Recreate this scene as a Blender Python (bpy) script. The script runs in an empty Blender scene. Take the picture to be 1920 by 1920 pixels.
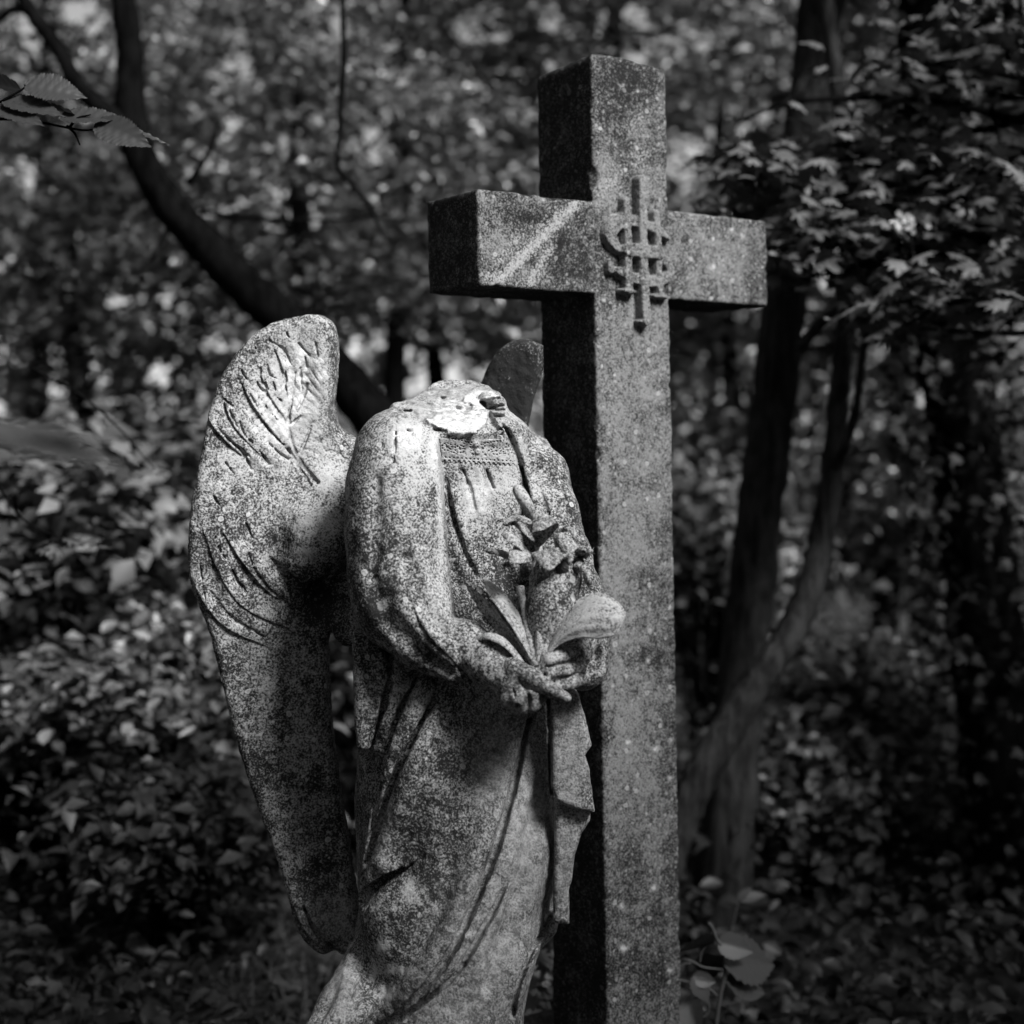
import bpy, math, random
import numpy as np
from mathutils import Vector, Matrix

# ------------------------------------------------------------------ camera, sky, sun, exposure
FPX, CX, HY, HC = 3000.0, 960.0, 860.0, 1.65      # focal length / principal point / eye level of the photograph
sc = bpy.context.scene
cam = bpy.data.cameras.new("camera"); camo = bpy.data.objects.new("camera", cam)
sc.collection.objects.link(camo); sc.camera = camo
camo.location = (0, 0, HC); camo.rotation_euler = (math.radians(90), 0, 0)
cam.sensor_width = 36; cam.lens = 36 * FPX / 1920; cam.shift_y = -(960 - HY) / 1920
cam.clip_start = 0.05; cam.clip_end = 500
cam.dof.use_dof = True; cam.dof.focus_distance = 3.16; cam.dof.aperture_fstop = 1.7

SUN = Vector((0.56, -0.57, 0.75)).normalized()       # towards the sun
world = bpy.data.worlds.new("World"); sc.world = world; world.use_nodes = True
wn = world.node_tree; wn.nodes.clear()
sky = wn.nodes.new("ShaderNodeTexSky"); sky.sky_type = 'NISHITA'; sky.sun_disc = False
sky.sun_elevation = math.asin(SUN.z); sky.sun_rotation = math.atan2(SUN.x, SUN.y)
bw = wn.nodes.new("ShaderNodeRGBToBW"); bg = wn.nodes.new("ShaderNodeBackground"); wo = wn.nodes.new("ShaderNodeOutputWorld")
wn.links.new(sky.outputs[0], bw.inputs[0]); wn.links.new(bw.outputs[0], bg.inputs[0]); wn.links.new(bg.outputs[0], wo.inputs[0])
bg.inputs[1].default_value = 0.06
sl = bpy.data.lights.new("sun", 'SUN'); sl.energy = 3.8; sl.angle = math.radians(20); sl.color = (1, 1, 1)
so = bpy.data.objects.new("sun", sl); sc.collection.objects.link(so)
so.rotation_euler = SUN.to_track_quat('Z', 'Y').to_euler(); so.location = (3, -3, 8)
sc.view_settings.view_transform = 'Standard'; sc.view_settings.look = 'None'
sc.view_settings.exposure = 1.28; sc.view_settings.gamma = 1.0
sc.cycles.max_bounces = 5; sc.cycles.diffuse_bounces = 2; sc.cycles.glossy_bounces = 2
sc.cycles.transmission_bounces = 2; sc.cycles.transparent_max_bounces = 4
sc.cycles.use_denoising = True

# ------------------------------------------------------------------ helpers
rng = np.random.default_rng(11)
def P(px, py, Y):
    """point of the place seen at photo pixel (px, py) at distance Y"""
    return np.array(((px - CX) / FPX * Y, Y, HC + (HY - py) / FPX * Y))
def proj(v):
    return CX + FPX * v[:, 0] / v[:, 1], HY - FPX * (v[:, 2] - HC) / v[:, 1]
def tag(o, label=None, cat=None, group=None, kind=None):
    if label: o["label"] = label
    if cat: o["category"] = cat
    if group: o["group"] = group
    if kind: o["kind"] = kind
    return o
def empty(name, loc, label, cat, group=None):
    o = bpy.data.objects.new(name, None); sc.collection.objects.link(o)
    o.location = loc; o.empty_display_size = 0.1
    return tag(o, label, cat, group)
def mesh(name, verts, faces, mat=None, parent=None, smooth=True, origin=None):
    """verts Nx3 world positions, faces: array of quads/tris (N x k) or list of such arrays"""
    me = bpy.data.meshes.new(name)
    verts = np.asarray(verts, dtype=np.float32)
    fl = faces if isinstance(faces, list) else [faces]
    fl = [np.asarray(f, dtype=np.int32) for f in fl if len(f)]
    base = np.array(origin if origin is not None else (0, 0, 0), dtype=np.float32)
    o = None
    par = np.zeros(3, dtype=np.float32)
    p = parent
    while p is not None:
        par += np.array(p.location, dtype=np.float32); p = p.parent
    loc = base - par if origin is not None else np.zeros(3)
    tot = par + loc
    v = verts - tot
    me.vertices.add(len(v)); me.vertices.foreach_set("co", v.ravel())
    nl = sum(f.size for f in fl); nf = sum(len(f) for f in fl)
    me.loops.add(nl); me.loops.foreach_set("vertex_index", np.concatenate([f.ravel() for f in fl]))
    me.polygons.add(nf)
    st = []; s = 0
    for f in fl:
        k = f.shape[1]; st.append(s + np.arange(len(f)) * k); s += f.size
    me.polygons.foreach_set("loop_start", np.concatenate(st).astype(np.int32))
    me.polygons.foreach_set("use_smooth", np.full(nf, smooth))
    me.update(calc_edges=True); me.validate()
    o = bpy.data.objects.new(name, me); sc.collection.objects.link(o)
    if parent: o.parent = parent
    o.location = loc
    if mat: me.materials.append(mat)
    return o
def smooth_path(pts, n=6):
    p = np.asarray(pts, float)
    if len(p) < 3:
        t = np.linspace(0, 1, n + 1)[:, None]; return p[0] * (1 - t) + p[-1] * t
    q = np.vstack([2 * p[0] - p[1], p, 2 * p[-1] - p[-2]]); out = []
    for i in range(1, len(q) - 2):
        for t in np.arange(n) / n:
            a, b, c, d = q[i - 1], q[i], q[i + 1], q[i + 2]
            out.append(.5 * (2 * b + (c - a) * t + (2 * a - 5 * b + 4 * c - d) * t * t + (3 * b - a - 3 * c + d) * t ** 3))
    out.append(p[-1]); return np.array(out)
def tube_arrays(pts, radii, sides=8, wob=0.0, seed=0):
    pts = np.asarray(pts, float); n = len(pts)
    r = np.interp(np.linspace(0, 1, n), np.linspace(0, 1, len(radii)), radii)
    g = np.random.default_rng(seed)
    T = np.gradient(pts, axis=0); T /= np.linalg.norm(T, axis=1)[:, None] + 1e-9
    ref = np.array((0.31, -0.9, 0.2)); A = np.cross(T, ref); A /= np.linalg.norm(A, axis=1)[:, None] + 1e-9
    B = np.cross(T, A)
    th = np.arange(sides) / sides * 2 * math.pi
    rr = r[:, None] * (1 + wob * g.standard_normal((n, sides)))
    V = pts[:, None] + rr[..., None] * (np.cos(th)[None, :, None] * A[:, None] + np.sin(th)[None, :, None] * B[:, None])
    V = V.reshape(-1, 3)
    i = np.arange(n - 1)[:, None] * sides; j = np.arange(sides)[None]; j2 = (j + 1) % sides
    Q = np.stack([i + j, i + j2, i + sides + j2, i + sides + j], -1).reshape(-1, 4)
    V = np.vstack([V, pts[:1], pts[-1:]]); m = n * sides
    jj = np.arange(sides); k2 = (jj + 1) % sides
    Tt = np.vstack([np.stack([np.full(sides, m), k2, jj], -1), np.stack([np.full(sides, m + 1), (n - 1) * sides + jj, (n - 1) * sides + k2], -1)])
    return V, Q, Tt
class Bag:
    """collects pieces of one mesh"""
    def __init__(self): self.v = []; self.q = []; self.t = []; self.n = 0
    def add(self, V, Q=None, T=None):
        self.v.append(np.asarray(V, float))
        if Q is not None and len(Q): self.q.append(np.asarray(Q) + self.n)
        if T is not None and len(T): self.t.append(np.asarray(T) + self.n)
        self.n += len(V); return self
    def tube(self, pts, radii, sides=8, wob=0.0, seed=0): return self.add(*tube_arrays(pts, radii, sides, wob, seed))
    def build(self, name, mat, parent=None, smooth=True, origin=None):
        fl = []
        if self.q: fl.append(np.vstack(self.q))
        if self.t: fl.append(np.vstack(self.t))
        return mesh(name, np.vstack(self.v), fl, mat, parent, smooth, origin)

# ------------------------------------------------------------------ materials (the photograph is monochrome, so every colour is a grey)
def g3(v): return (v, v, v, 1)
class NT:
    def __init__(self, name):
        self.m = bpy.data.materials.new(name); self.m.use_nodes = True
        self.t = self.m.node_tree; self.t.nodes.clear()
        self.out = self.t.nodes.new("ShaderNodeOutputMaterial")
        self.bsdf = self.t.nodes.new("ShaderNodeBsdfPrincipled"); self.link(self.bsdf.outputs[0], self.out.inputs[0])
        self.co = None
    def n(self, typ, **kw):
        x = self.t.nodes.new(typ)
        for k, v in kw.items(): setattr(x, k, v)
        return x
    def link(self, a, b): self.t.links.new(a, b)
    def coords(self):
        if self.co is None: self.co = self.n("ShaderNodeTexCoord").outputs["Object"]
        return self.co
    def put(self, sock, v):
        if isinstance(v, (int, float)): sock.default_value = v
        else: self.link(v, sock)
    def noise(self, scale, detail=3, rough=.55, dist=0, vec=None):
        x = self.n("ShaderNodeTexNoise"); x.inputs["Scale"].default_value = scale; x.inputs["Detail"].default_value = detail
        x.inputs["Roughness"].default_value = rough; x.inputs["Distortion"].default_value = dist
        self.link(vec if vec is not None else self.coords(), x.inputs["Vector"]); return x.outputs["Fac"]
    def math(self, op, a, b=0.0, c=None):
        x = self.n("ShaderNodeMath", operation=op); self.put(x.inputs[0], a); self.put(x.inputs[1], b)
        if c is not None: self.put(x.inputs[2], c)
        return x.outputs[0]
    def sstep(self, v, lo, hi, a=0.0, b=1.0):
        x = self.n("ShaderNodeMapRange", interpolation_type='SMOOTHSTEP'); self.put(x.inputs[0], v)
        for i, q in ((1, lo), (2, hi), (3, a), (4, b)): x.inputs[i].default_value = q
        return x.outputs[0]
    def mix(self, f, a, b):
        x = self.n("ShaderNodeMix", data_type='FLOAT'); self.put(x.inputs[0], f); self.put(x.inputs[2], a); self.put(x.inputs[3], b)
        return x.outputs[0]
    def attr(self, name):
        return self.n("ShaderNodeAttribute", attribute_name=name).outputs["Fac"]
    def grey(self, v):
        x = self.n("ShaderNodeCombineColor"); [self.link(v, x.inputs[i]) for i in range(3)]; return x.outputs[0]
    def bump(self, h, strength, dist):
        x = self.n("ShaderNodeBump"); x.inputs["Strength"].default_value = strength; x.inputs["Distance"].default_value = dist
        self.link(h, x.inputs["Height"]); self.link(x.outputs[0], self.bsdf.inputs["Normal"])

def stone_material(name, light=.345, mid=.14, dark=.018, bias=0.0, sun_streak=False, fine=250.0, lich=1.0):
    m = NT(name)
    f1 = m.noise(fine, 2, .6); f2 = m.noise(70, 4, .6); f3 = m.noise(22, 3, .55); big = m.noise(5.5, 3, .5)
    pale = m.attr("pale"); crust_shade = m.attr("crust_shade"); clean = m.attr("clean")
    s = m.math('ADD', m.math('MULTIPLY', f1, .72), m.math('MULTIPLY', f2, .34))
    s = m.math('ADD', s, m.math('MULTIPLY', f3, .16)); s = m.math('SUBTRACT', s, .11)
    s = m.math('ADD', s, m.math('MULTIPLY', m.math('SUBTRACT', big, .5), .17))
    s = m.math('ADD', s, m.math('SUBTRACT', m.math('MULTIPLY', pale, .22), m.math('MULTIPLY', crust_shade, .13)))
    s = m.math('ADD', s, bias)
    vp = m.n("ShaderNodeTexVoronoi", feature='SMOOTH_F1'); vp.inputs["Scale"].default_value = 17; vp.inputs["Smoothness"].default_value = .4
    wn_ = m.n("ShaderNodeTexNoise"); wn_.inputs["Scale"].default_value = 30; wn_.inputs["Detail"].default_value = 4; m.link(m.coords(), wn_.inputs["Vector"])
    ws = m.n("ShaderNodeVectorMath", operation='SCALE'); m.link(wn_.outputs["Color"], ws.inputs[0]); ws.inputs["Scale"].default_value = .06
    wa = m.n("ShaderNodeVectorMath", operation='ADD'); m.link(m.coords(), wa.inputs[0]); m.link(ws.outputs[0], wa.inputs[1]); m.link(wa.outputs[0], vp.inputs["Vector"])
    sp_ = m.n("ShaderNodeSeparateColor"); m.link(vp.outputs["Color"], sp_.inputs[0])
    s = m.math('ADD', s, m.math('MULTIPLY', m.math('SUBTRACT', sp_.outputs[0], .5), .08))
    # rain runs
    rm = m.n("ShaderNodeMapping"); rm.inputs["Scale"].default_value = (26, 26, 1.6); m.link(m.coords(), rm.inputs[0])
    s = m.math('ADD', s, m.math('MULTIPLY', m.math('SUBTRACT', m.noise(1.0, 3, .6, 0, rm.outputs[0]), .5), .12))
    lo = m.sstep(s, .40, .53); hi = m.sstep(s, .49, .64)
    col = m.mix(lo, dark, mid); col = m.mix(hi, col, light)
    # smooth clean stone
    cl = m.math('ADD', m.mix(m.sstep(f2, .35, .65), .16, .27), m.math('MULTIPLY', m.math('SUBTRACT', f1, .5), .16))
    cl = m.math('MULTIPLY', cl, m.sstep(m.math('ADD', m.math('MULTIPLY', f1, .5), m.math('MULTIPLY', f3, .5)), .34, .46, .45, 1))
    col = m.mix(m.math('MULTIPLY', clean, .92), col, cl)
    pw = m.math('MULTIPLY', m.sstep(m.math('ADD', pale, m.math('MULTIPLY', m.math('SUBTRACT', f2, .5), 1.4)), .55, 1.0), .9)
    col = m.mix(pw, col, m.mix(m.sstep(m.math('ADD', m.math('MULTIPLY', f1, .6), m.math('MULTIPLY', f2, .4)), .36, .56), .27, .50))
    # round lichens of two sizes
    for sc_, thr, prob, v in ((38, .24, .80, .40), (75, .27, .66, .33), (14, .16, .90, .36)):
        vo = m.n("ShaderNodeTexVoronoi"); vo.inputs["Scale"].default_value = sc_
        wv = m.n("ShaderNodeVectorMath", operation='ADD'); m.link(m.coords(), wv.inputs[0])
        nz = m.n("ShaderNodeTexNoise"); nz.inputs["Scale"].default_value = sc_ * 1.6; m.link(m.coords(), nz.inputs["Vector"])
        sv = m.n("ShaderNodeVectorMath", operation='SCALE'); m.link(nz.outputs["Color"], sv.inputs[0]); sv.inputs["Scale"].default_value = .35 / sc_
        m.link(sv.outputs[0], wv.inputs[1]); m.link(wv.outputs[0], vo.inputs["Vector"])
        sep = m.n("ShaderNodeSeparateColor"); m.link(vo.outputs["Color"], sep.inputs[0])
        d = vo.outputs["Distance"]
        on = m.math('MULTIPLY', m.math('GREATER_THAN', sep.outputs[0], prob), m.sstep(d, thr * .8, thr, 1, 0))
        ring = m.sstep(d, thr * .25, thr * .75, v * .7 * lich, v * lich)
        col = m.mix(m.math('MULTIPLY', on, m.math('SUBTRACT', .95, m.math('MAXIMUM', m.math('MULTIPLY', clean, .8), m.math('MULTIPLY', crust_shade, .85)))), col, m.math('MULTIPLY', ring, m.math('ADD', .55, m.math('MULTIPLY', f1, .9))))
    if sun_streak:
        st = m.attr("sun_streak")
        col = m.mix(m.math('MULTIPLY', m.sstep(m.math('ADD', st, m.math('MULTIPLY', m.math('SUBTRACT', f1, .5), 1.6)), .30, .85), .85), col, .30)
    m.link(m.grey(col), m.bsdf.inputs["Base Color"])
    m.bsdf.inputs["Roughness"].default_value = .9; m.bsdf.inputs["Specular IOR Level"].default_value = .18
    h = m.math('ADD', m.math('MULTIPLY', f1, .5), m.math('MULTIPLY', f2, .9))
    m.bump(h, .55, .005)
    return m.m
M_STONE = stone_material("weathered_stone")
M_CROSS = stone_material("cross_stone", light=.165, mid=.07, dark=.010, bias=.012, sun_streak=True, lich=.7)
M_LILY = stone_material("lily_stone", light=.36, mid=.15, dark=.03, bias=.05)
def plain(name, v, rough=.8, var=.0, spec=.3, scale=30):
    m = NT(name)
    if var:
        c = m.math('MULTIPLY', m.math('ADD', 1 - var * 1.0, m.math('MULTIPLY', m.noise(scale, 4), var * 2)), v)
        m.link(m.grey(c), m.bsdf.inputs["Base Color"])
    else: m.bsdf.inputs["Base Color"].default_value = g3(v)
    m.bsdf.inputs["Roughness"].default_value = rough; m.bsdf.inputs["Specular IOR Level"].default_value = spec
    return m
def leaf_material(name, v, var=.6, rough=.32, spec=.7, trans=.0):
    m = NT(name)
    gi = m.n("ShaderNodeNewGeometry").outputs["Random Per Island"]
    c = m.math('MULTIPLY', m.math('ADD', 1 - var * .6, m.math('MULTIPLY', m.math('POWER', gi, 2.0), var * 1.8)), v)
    m.link(m.grey(c), m.bsdf.inputs["Base Color"])
    m.bsdf.inputs["Roughness"].default_value = rough; m.bsdf.inputs["Specular IOR Level"].default_value = spec
    if trans:
        tr = m.n("ShaderNodeBsdfTranslucent"); m.link(m.grey(m.math('MULTIPLY', c, 1.3)), tr.inputs[0])
        mx = m.n("ShaderNodeMixShader"); mx.inputs[0].default_value = trans
        m.link(m.bsdf.outputs[0], mx.inputs[1]); m.link(tr.outputs[0], mx.inputs[2]); m.link(mx.outputs[0], m.out.inputs[0])
    return m.m
def bark_material(name, v, moss=.0):
    m = NT(name)
    mp = m.n("ShaderNodeMapping"); mp.inputs["Scale"].default_value = (1, 1, .18); m.link(m.coords(), mp.inputs[0])
    a = m.noise(38, 5, .65, .4, mp.outputs[0]); b = m.noise(5, 3, .5)
    c = m.math('MULTIPLY', m.sstep(m.math('ADD', m.math('MULTIPLY', a, .7), m.math('MULTIPLY', b, .3)), .36, .66, .35, 1.7), v)
    m.link(m.grey(c), m.bsdf.inputs["Base Color"]); m.bsdf.inputs["Roughness"].default_value = .95
    m.bsdf.inputs["Specular IOR Level"].default_value = .02
    m.bump(a, .8, .02)
    return m.m

# ------------------------------------------------------------------ sculpting in a volume: signed distances, then a surface net
def smin(a, b, k):
    if k <= 0: return np.minimum(a, b)
    h = np.maximum(k - np.abs(a - b), 0) / k
    return np.minimum(a, b) - h * h * k * .25
def smax(a, b, k): return -smin(-a, -b, k)
def poly_sdf(poly, X, Z):
    p = np.asarray(poly, float); n = len(p)
    d = np.full(X.shape, 1e9, np.float32); s = np.ones(X.shape, np.float32)
    for i in range(n):
        a, b = p[i], p[i - 1]; e = b - a; wx, wz = X - a[0], Z - a[1]
        t = np.clip((wx * e[0] + wz * e[1]) / (e @ e + 1e-12), 0, 1)
        d = np.minimum(d, (wx - e[0] * t) ** 2 + (wz - e[1] * t) ** 2)
        c1 = Z >= a[1]; c2 = Z < b[1]; c3 = e[0] * wz > e[1] * wx
        s = np.where((c1 & c2 & c3) | (~c1 & ~c2 & ~c3), -s, s)
    return s * np.sqrt(d)
class Vol:
    FAR = .06
    def __init__(self, lo, hi, h):
        self.lo = np.array(lo, float); self.h = h
        self.n = np.ceil((np.array(hi) - self.lo) / h).astype(int) + 1
        self.ax = [(self.lo[i] + h * np.arange(self.n[i])).astype(np.float32) for i in range(3)]
        self.F = np.full(self.n, self.FAR, np.float32)
    def win(self, lo, hi):
        a = np.clip(np.floor((np.array(lo) - self.lo) / self.h).astype(int), 0, self.n)
        b = np.clip(np.ceil((np.array(hi) - self.lo) / self.h).astype(int) + 1, 0, self.n)
        s = tuple(slice(a[i], b[i]) for i in range(3))
        return s, self.ax[0][s[0]][:, None, None], self.ax[1][s[1]][None, :, None], self.ax[2][s[2]][None, None, :]
    def chain(self, pts, k=.02, ki=.0, flat=None):
        """pts: (x,y,z,r) tapered capsule chain -> (window, distance)"""
        p = np.asarray(pts, float); mg = p[:, 3].max() + self.FAR
        s, x, y, z = self.win(p[:, :3].min(0) - mg, p[:, :3].max(0) + mg)
        D = np.full((x.shape[0], y.shape[1], z.shape[2]), 9, np.float32)
        segs = [(p[i], p[i + 1]) for i in range(len(p) - 1)] or [(p[0], p[0] + 1e-6)]
        for a, b in segs:
            e = b[:3] - a[:3]; t = np.clip(((x - a[0]) * e[0] + (y - a[1]) * e[1] + (z - a[2]) * e[2]) / (e @ e + 1e-12), 0, 1)
            d = np.sqrt((x - a[0] - e[0] * t) ** 2 + (y - a[1] - e[1] * t) ** 2 + (z - a[2] - e[2] * t) ** 2) - (a[3] + (b[3] - a[3]) * t)
            D = smin(D, d.astype(np.float32), ki)
        return s, D
    def add(self, s, D, k): self.F[s] = smin(self.F[s], D.astype(np.float32), k)
    def sub(self, s, D, k): self.F[s] = smax(self.F[s], -D.astype(np.float32), k)
    def ellipsoid(self, c, r, yaw=0.0, tilt=0.0):
        c = np.asarray(c, float); r = np.asarray(r, float); m = r.max() + self.FAR
        s, x, y, z = self.win(c - m, c + m)
        x, y, z = x - c[0], y - c[1], z - c[2]
        cs, sn = math.cos(tilt), math.sin(tilt); x, z = cs * x + sn * z, -sn * x + cs * z
        cs, sn = math.cos(yaw), math.sin(yaw); x, y = cs * x + sn * y, -sn * x + cs * y
        k0 = np.sqrt((x / r[0]) ** 2 + (y / r[1]) ** 2 + (z / r[2]) ** 2)
        k1 = np.sqrt((x / r[0] ** 2) ** 2 + (y / r[1] ** 2) ** 2 + (z / r[2] ** 2) ** 2) + 1e-6
        return s, (k0 * (k0 - 1) / k1)
    def hit(self, px, py):
        """first surface point on the sight line of a photo pixel"""
        d = np.array(((px - CX) / FPX, 1, (HY - py) / FPX))
        ys = np.arange(self.ax[1][0] + .001, self.ax[1][-1] - .001, .002)
        q = np.array((0, 0, HC)) + ys[:, None] * d
        i = np.round((q - self.lo) / self.h).astype(int); ok = np.all((i >= 0) & (i < self.n), 1)
        f = np.full(len(ys), 1.0); ii = i[ok]; f[ok] = self.F[ii[:, 0], ii[:, 1], ii[:, 2]]
        w = np.nonzero(f < 0)[0]
        return q[w[0]] if len(w) else None
    def line(self, pxs, n=6):
        pts = [self.hit(a, b) for a, b in smooth_path(pxs, n)]
        return np.array([p for p in pts if p is not None])
    def stroke(self, pxs, r, k=.006, up=False, off=0.0, n=6):
        """carve (or raise) a line drawn on the surface; r in metres, tapering list"""
        L = self.line(pxs, n)
        if len(L) < 2: return
        if len(L) > 6:            # keep the line from jumping in depth
            y = L[:, 1]; L[:, 1] = np.convolve(np.pad(y, 2, 'edge'), np.ones(5) / 5, 'valid')
        rr = np.interp(np.linspace(0, 1, len(L)), np.linspace(0, 1, len(r)), r) if isinstance(r, (list, tuple)) else np.full(len(L), r)
        if not up: rr = rr * 1.2; off = off + .0015
        L = L + np.array((0, off, 0))
        if up: self.add(*self.chain(np.column_stack([L, rr])), k)
        else:                      # a slot: the same line cut again deeper and narrower
            for m_, w_ in (((0, 1), (1.1, .85), (2.2, .7)) if k < .005 else ((0, 1),)):
                self.sub(*self.chain(np.column_stack([L + np.array((.25, .95, 0)) * (m_ * rr)[:, None] * np.array((-.3, 1, 0)), rr * w_])), k if m_ == 0 else min(k, .003))
    def step(self, pxs, hgt, lam, n=6):
        """an overlapping edge of cloth: the side on the left of the line (looking along it) stands proud and falls away from the edge"""
        L = self.line(pxs, n)
        if len(L) < 3: return
        if len(L) > 6: L[:, 1] = np.convolve(np.pad(L[:, 1], 2, 'edge'), np.ones(5) / 5, 'valid')
        mg = lam * 3 + .02; s, x, y, z = self.win(L.min(0) - mg, L.max(0) + mg)
        X = x[:, 0] + 0 * z[0]; Z = z[0] + 0 * x[:, 0]
        best = np.full(X.shape, 9.0); sg = np.zeros(X.shape); tt = np.zeros(X.shape); Yc = np.zeros(X.shape)
        for i in range(len(L) - 1):
            ex, ez = L[i + 1][0] - L[i][0], L[i + 1][2] - L[i][2]; wx, wz = X - L[i][0], Z - L[i][2]
            t = np.clip((wx * ex + wz * ez) / (ex * ex + ez * ez + 1e-12), 0, 1); dd = np.hypot(wx - ex * t, wz - ez * t); m = dd < best
            best = np.where(m, dd, best); sg = np.where(m, ex * wz - ez * wx, sg); tt = np.where(m, (i + t) / (len(L) - 1), tt); Yc = np.where(m, L[i][1] + t * (L[i + 1][1] - L[i][1]), Yc)
        tap = np.sin(np.pi * np.clip(tt, .03, .97)) ** .4 * np.clip(1 - best / (lam * 3), 0, 1)
        rel = np.where(sg > 0, hgt * np.exp(-best / lam) * np.clip(best / .004, 0, 1), -.4 * hgt * np.exp(-best / (lam * .35))) * tap
        front = np.clip(1 - (y - Yc[:, None, :] - .05) / .05, 0, 1)
        self.F[s] -= (rel[:, None, :] * front).astype(np.float32)
    def noise(self, amp, cell, seed):
        g = np.random.default_rng(seed); m = np.maximum((self.n * self.h / cell).astype(int) + 2, 2)
        N = g.standard_normal(m).astype(np.float32)
        for a in range(3):
            t = np.linspace(0, m[a] - 1.001, self.n[a]); i = t.astype(int); f = (t - i).astype(np.float32); f = f * f * (3 - 2 * f)
            sh = [1, 1, 1]; sh[a] = -1; f = f.reshape(sh)
            N = np.take(N, i, a) * (1 - f) + np.take(N, np.minimum(i + 1, m[a] - 1), a) * f
        self.F += amp * N
    def net(self):
        F = self.F; ins = F < 0
        n = np.array(F.shape) - 1
        cnt = np.zeros(n, np.int8)
        cs = [(i, j, k) for i in (0, 1) for j in (0, 1) for k in (0, 1)]
        for i, j, k in cs: cnt += ins[i:n[0] + i, j:n[1] + j, k:n[2] + k]
        act = (cnt > 0) & (cnt < 8); I = np.array(np.nonzero(act)).T
        idx = np.full(n, -1, np.int32); idx[act] = np.arange(len(I))
        acc = np.zeros((len(I), 3)); num = np.zeros(len(I))
        for a in range(8):
            for b in range(a + 1, 8):
                ca, cb = np.array(cs[a]), np.array(cs[b])
                if np.abs(ca - cb).sum() != 1: continue
                fa = F[tuple((I + ca).T)]; fb = F[tuple((I + cb).T)]; w = (fa < 0) != (fb < 0)
                t = np.where(w, fa / np.where(w, fa - fb, 1), 0)
                acc += w[:, None] * (ca + t[:, None] * (cb - ca)); num += w
        V = self.lo + (I + acc / num[:, None]) * self.h
        Q = []
        for a in range(3):
            b, c = (a + 1) % 3, (a + 2) % 3
            sl0 = [slice(None)] * 3; sl1 = [slice(None)] * 3
            sl0[a] = slice(0, -1); sl1[a] = slice(1, None)
            for q in (b, c): sl0[q] = slice(1, -1); sl1[q] = slice(1, -1)
            A = ins[tuple(sl0)]; B = ins[tuple(sl1)]; W = np.array(np.nonzero(A != B)).T
            if not len(W): continue
            fl = A[tuple(W.T)]; base = W.copy(); base[:, b] += 1; base[:, c] += 1
            def cell(db, dc):
                t = base.copy(); t[:, b] += db; t[:, c] += dc; return idx[tuple(t.T)]
            q = np.stack([cell(-1, -1), cell(0, -1), cell(0, 0), cell(-1, 0)], -1)
            q[~fl] = q[~fl][:, ::-1]; Q.append(q)
        return V, np.vstack(Q)
def relax(V, Q, it=1, lam=.5):
    for _ in range(it):
        S = np.zeros_like(V); c = np.zeros(len(V))
        for a in range(4):
            for b in ((a + 1) % 4, (a + 3) % 4):
                np.add.at(S, Q[:, a], V[Q[:, b]]); np.add.at(c, Q[:, a], 1)
        V = V + lam * (S / np.maximum(c, 1)[:, None] - V)
    return V
def blob(V, spots):
    """soft patches of lichen, crust, clean stone and painted light or shade, placed where they are on the statue: (px, py, rx, ry, amount)"""
    px, py = proj(V); a = np.zeros(len(V))
    for x, y, rx, ry, amt in spots: a = np.maximum(a, amt * np.exp(-(((px - x) / rx) ** 2 + ((py - y) / ry) ** 2) ** 1.3))
    return a
def put_attr(o, name, a):
    t = o.data.attributes.new(name, 'FLOAT', 'POINT'); t.data.foreach_set("value", np.asarray(a, np.float32))

# ------------------------------------------------------------------ the stone cross
YAW = math.radians(34); U = np.array((math.cos(YAW), math.sin(YAW), 0)); N_ = np.array((math.sin(YAW), -math.cos(YAW), 0))
E0 = P(1119, 700, 3.52); LEAN = -0.0172            # nearest vertical edge; it leans a little to the left
WS, DS = .212, .212
def cross_pt(s, d, z):
    """s along the face from the near edge, d behind the face, z height"""
    s, d, z = np.broadcast_arrays(np.asarray(s, float), np.asarray(d, float), np.asarray(z, float))
    p = E0[:2] + s[..., None] * U[:2] - d[..., None] * N_[:2]
    x = p[..., 0] + LEAN * (z - E0[2])
    return np.stack([x, p[..., 1], z], -1)
def cross_face(px, py):
    """face coordinates (s, z) of a photo pixel"""
    d = np.array(((px - CX) / FPX, 1, (HY - py) / FPX)); o = np.array((0, 0, HC))
    nn = np.array((N_[0], N_[1], -LEAN * N_[0]))
    t = (nn @ (E0 - o)) / (nn @ d); q = o + t * d
    x = q[0] - LEAN * (q[2] - E0[2])
    return (np.array((x, q[1])) - E0[:2]) @ U[:2], q[2]
ZT = HC + (HY - 93) / FPX * 3.525; ZA0, ZA1 = 2.012, 2.216; AL = .303
cx_vol = Vol((-AL - .02, -.02, 0.0), (WS + AL + .02, DS + .02, ZT + .02), .0045)
s_, x_, y_, z_ = cx_vol.win(cx_vol.lo, cx_vol.lo + cx_vol.n * cx_vol.h)
def rbox(x, y, z, lo, hi, r):
    c = [(a + b) / 2 for a, b in zip(lo, hi)]; e = [(b - a) / 2 - r for a, b in zip(lo, hi)]
    q = [np.abs(v - cc) - ee for v, cc, ee in zip((x, y, z), c, e)]
    return np.sqrt(sum(np.maximum(v, 0) ** 2 for v in q)) + np.minimum(np.maximum(np.maximum(q[0], q[1]), q[2]), 0) - r
shaft = rbox(x_, y_, z_, (0, 0, -.2), (WS, DS, ZT), .006); arm = rbox(x_, y_, z_, (-AL, .0015, ZA0), (WS + AL, DS - .0015, ZA1), .006)
shaft = smax(shaft, (z_ - ZT + .03 * np.abs((x_ - WS * .35) / WS) ** 1.6 + .01 * np.abs(y_ / DS)) * .97, .02)
cx_vol.F[:] = np.minimum(shaft, arm)
cx_vol.noise(.0006, .03, 3); cx_vol.noise(.0007, .011, 4)
gk = np.random.default_rng(17)
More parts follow.
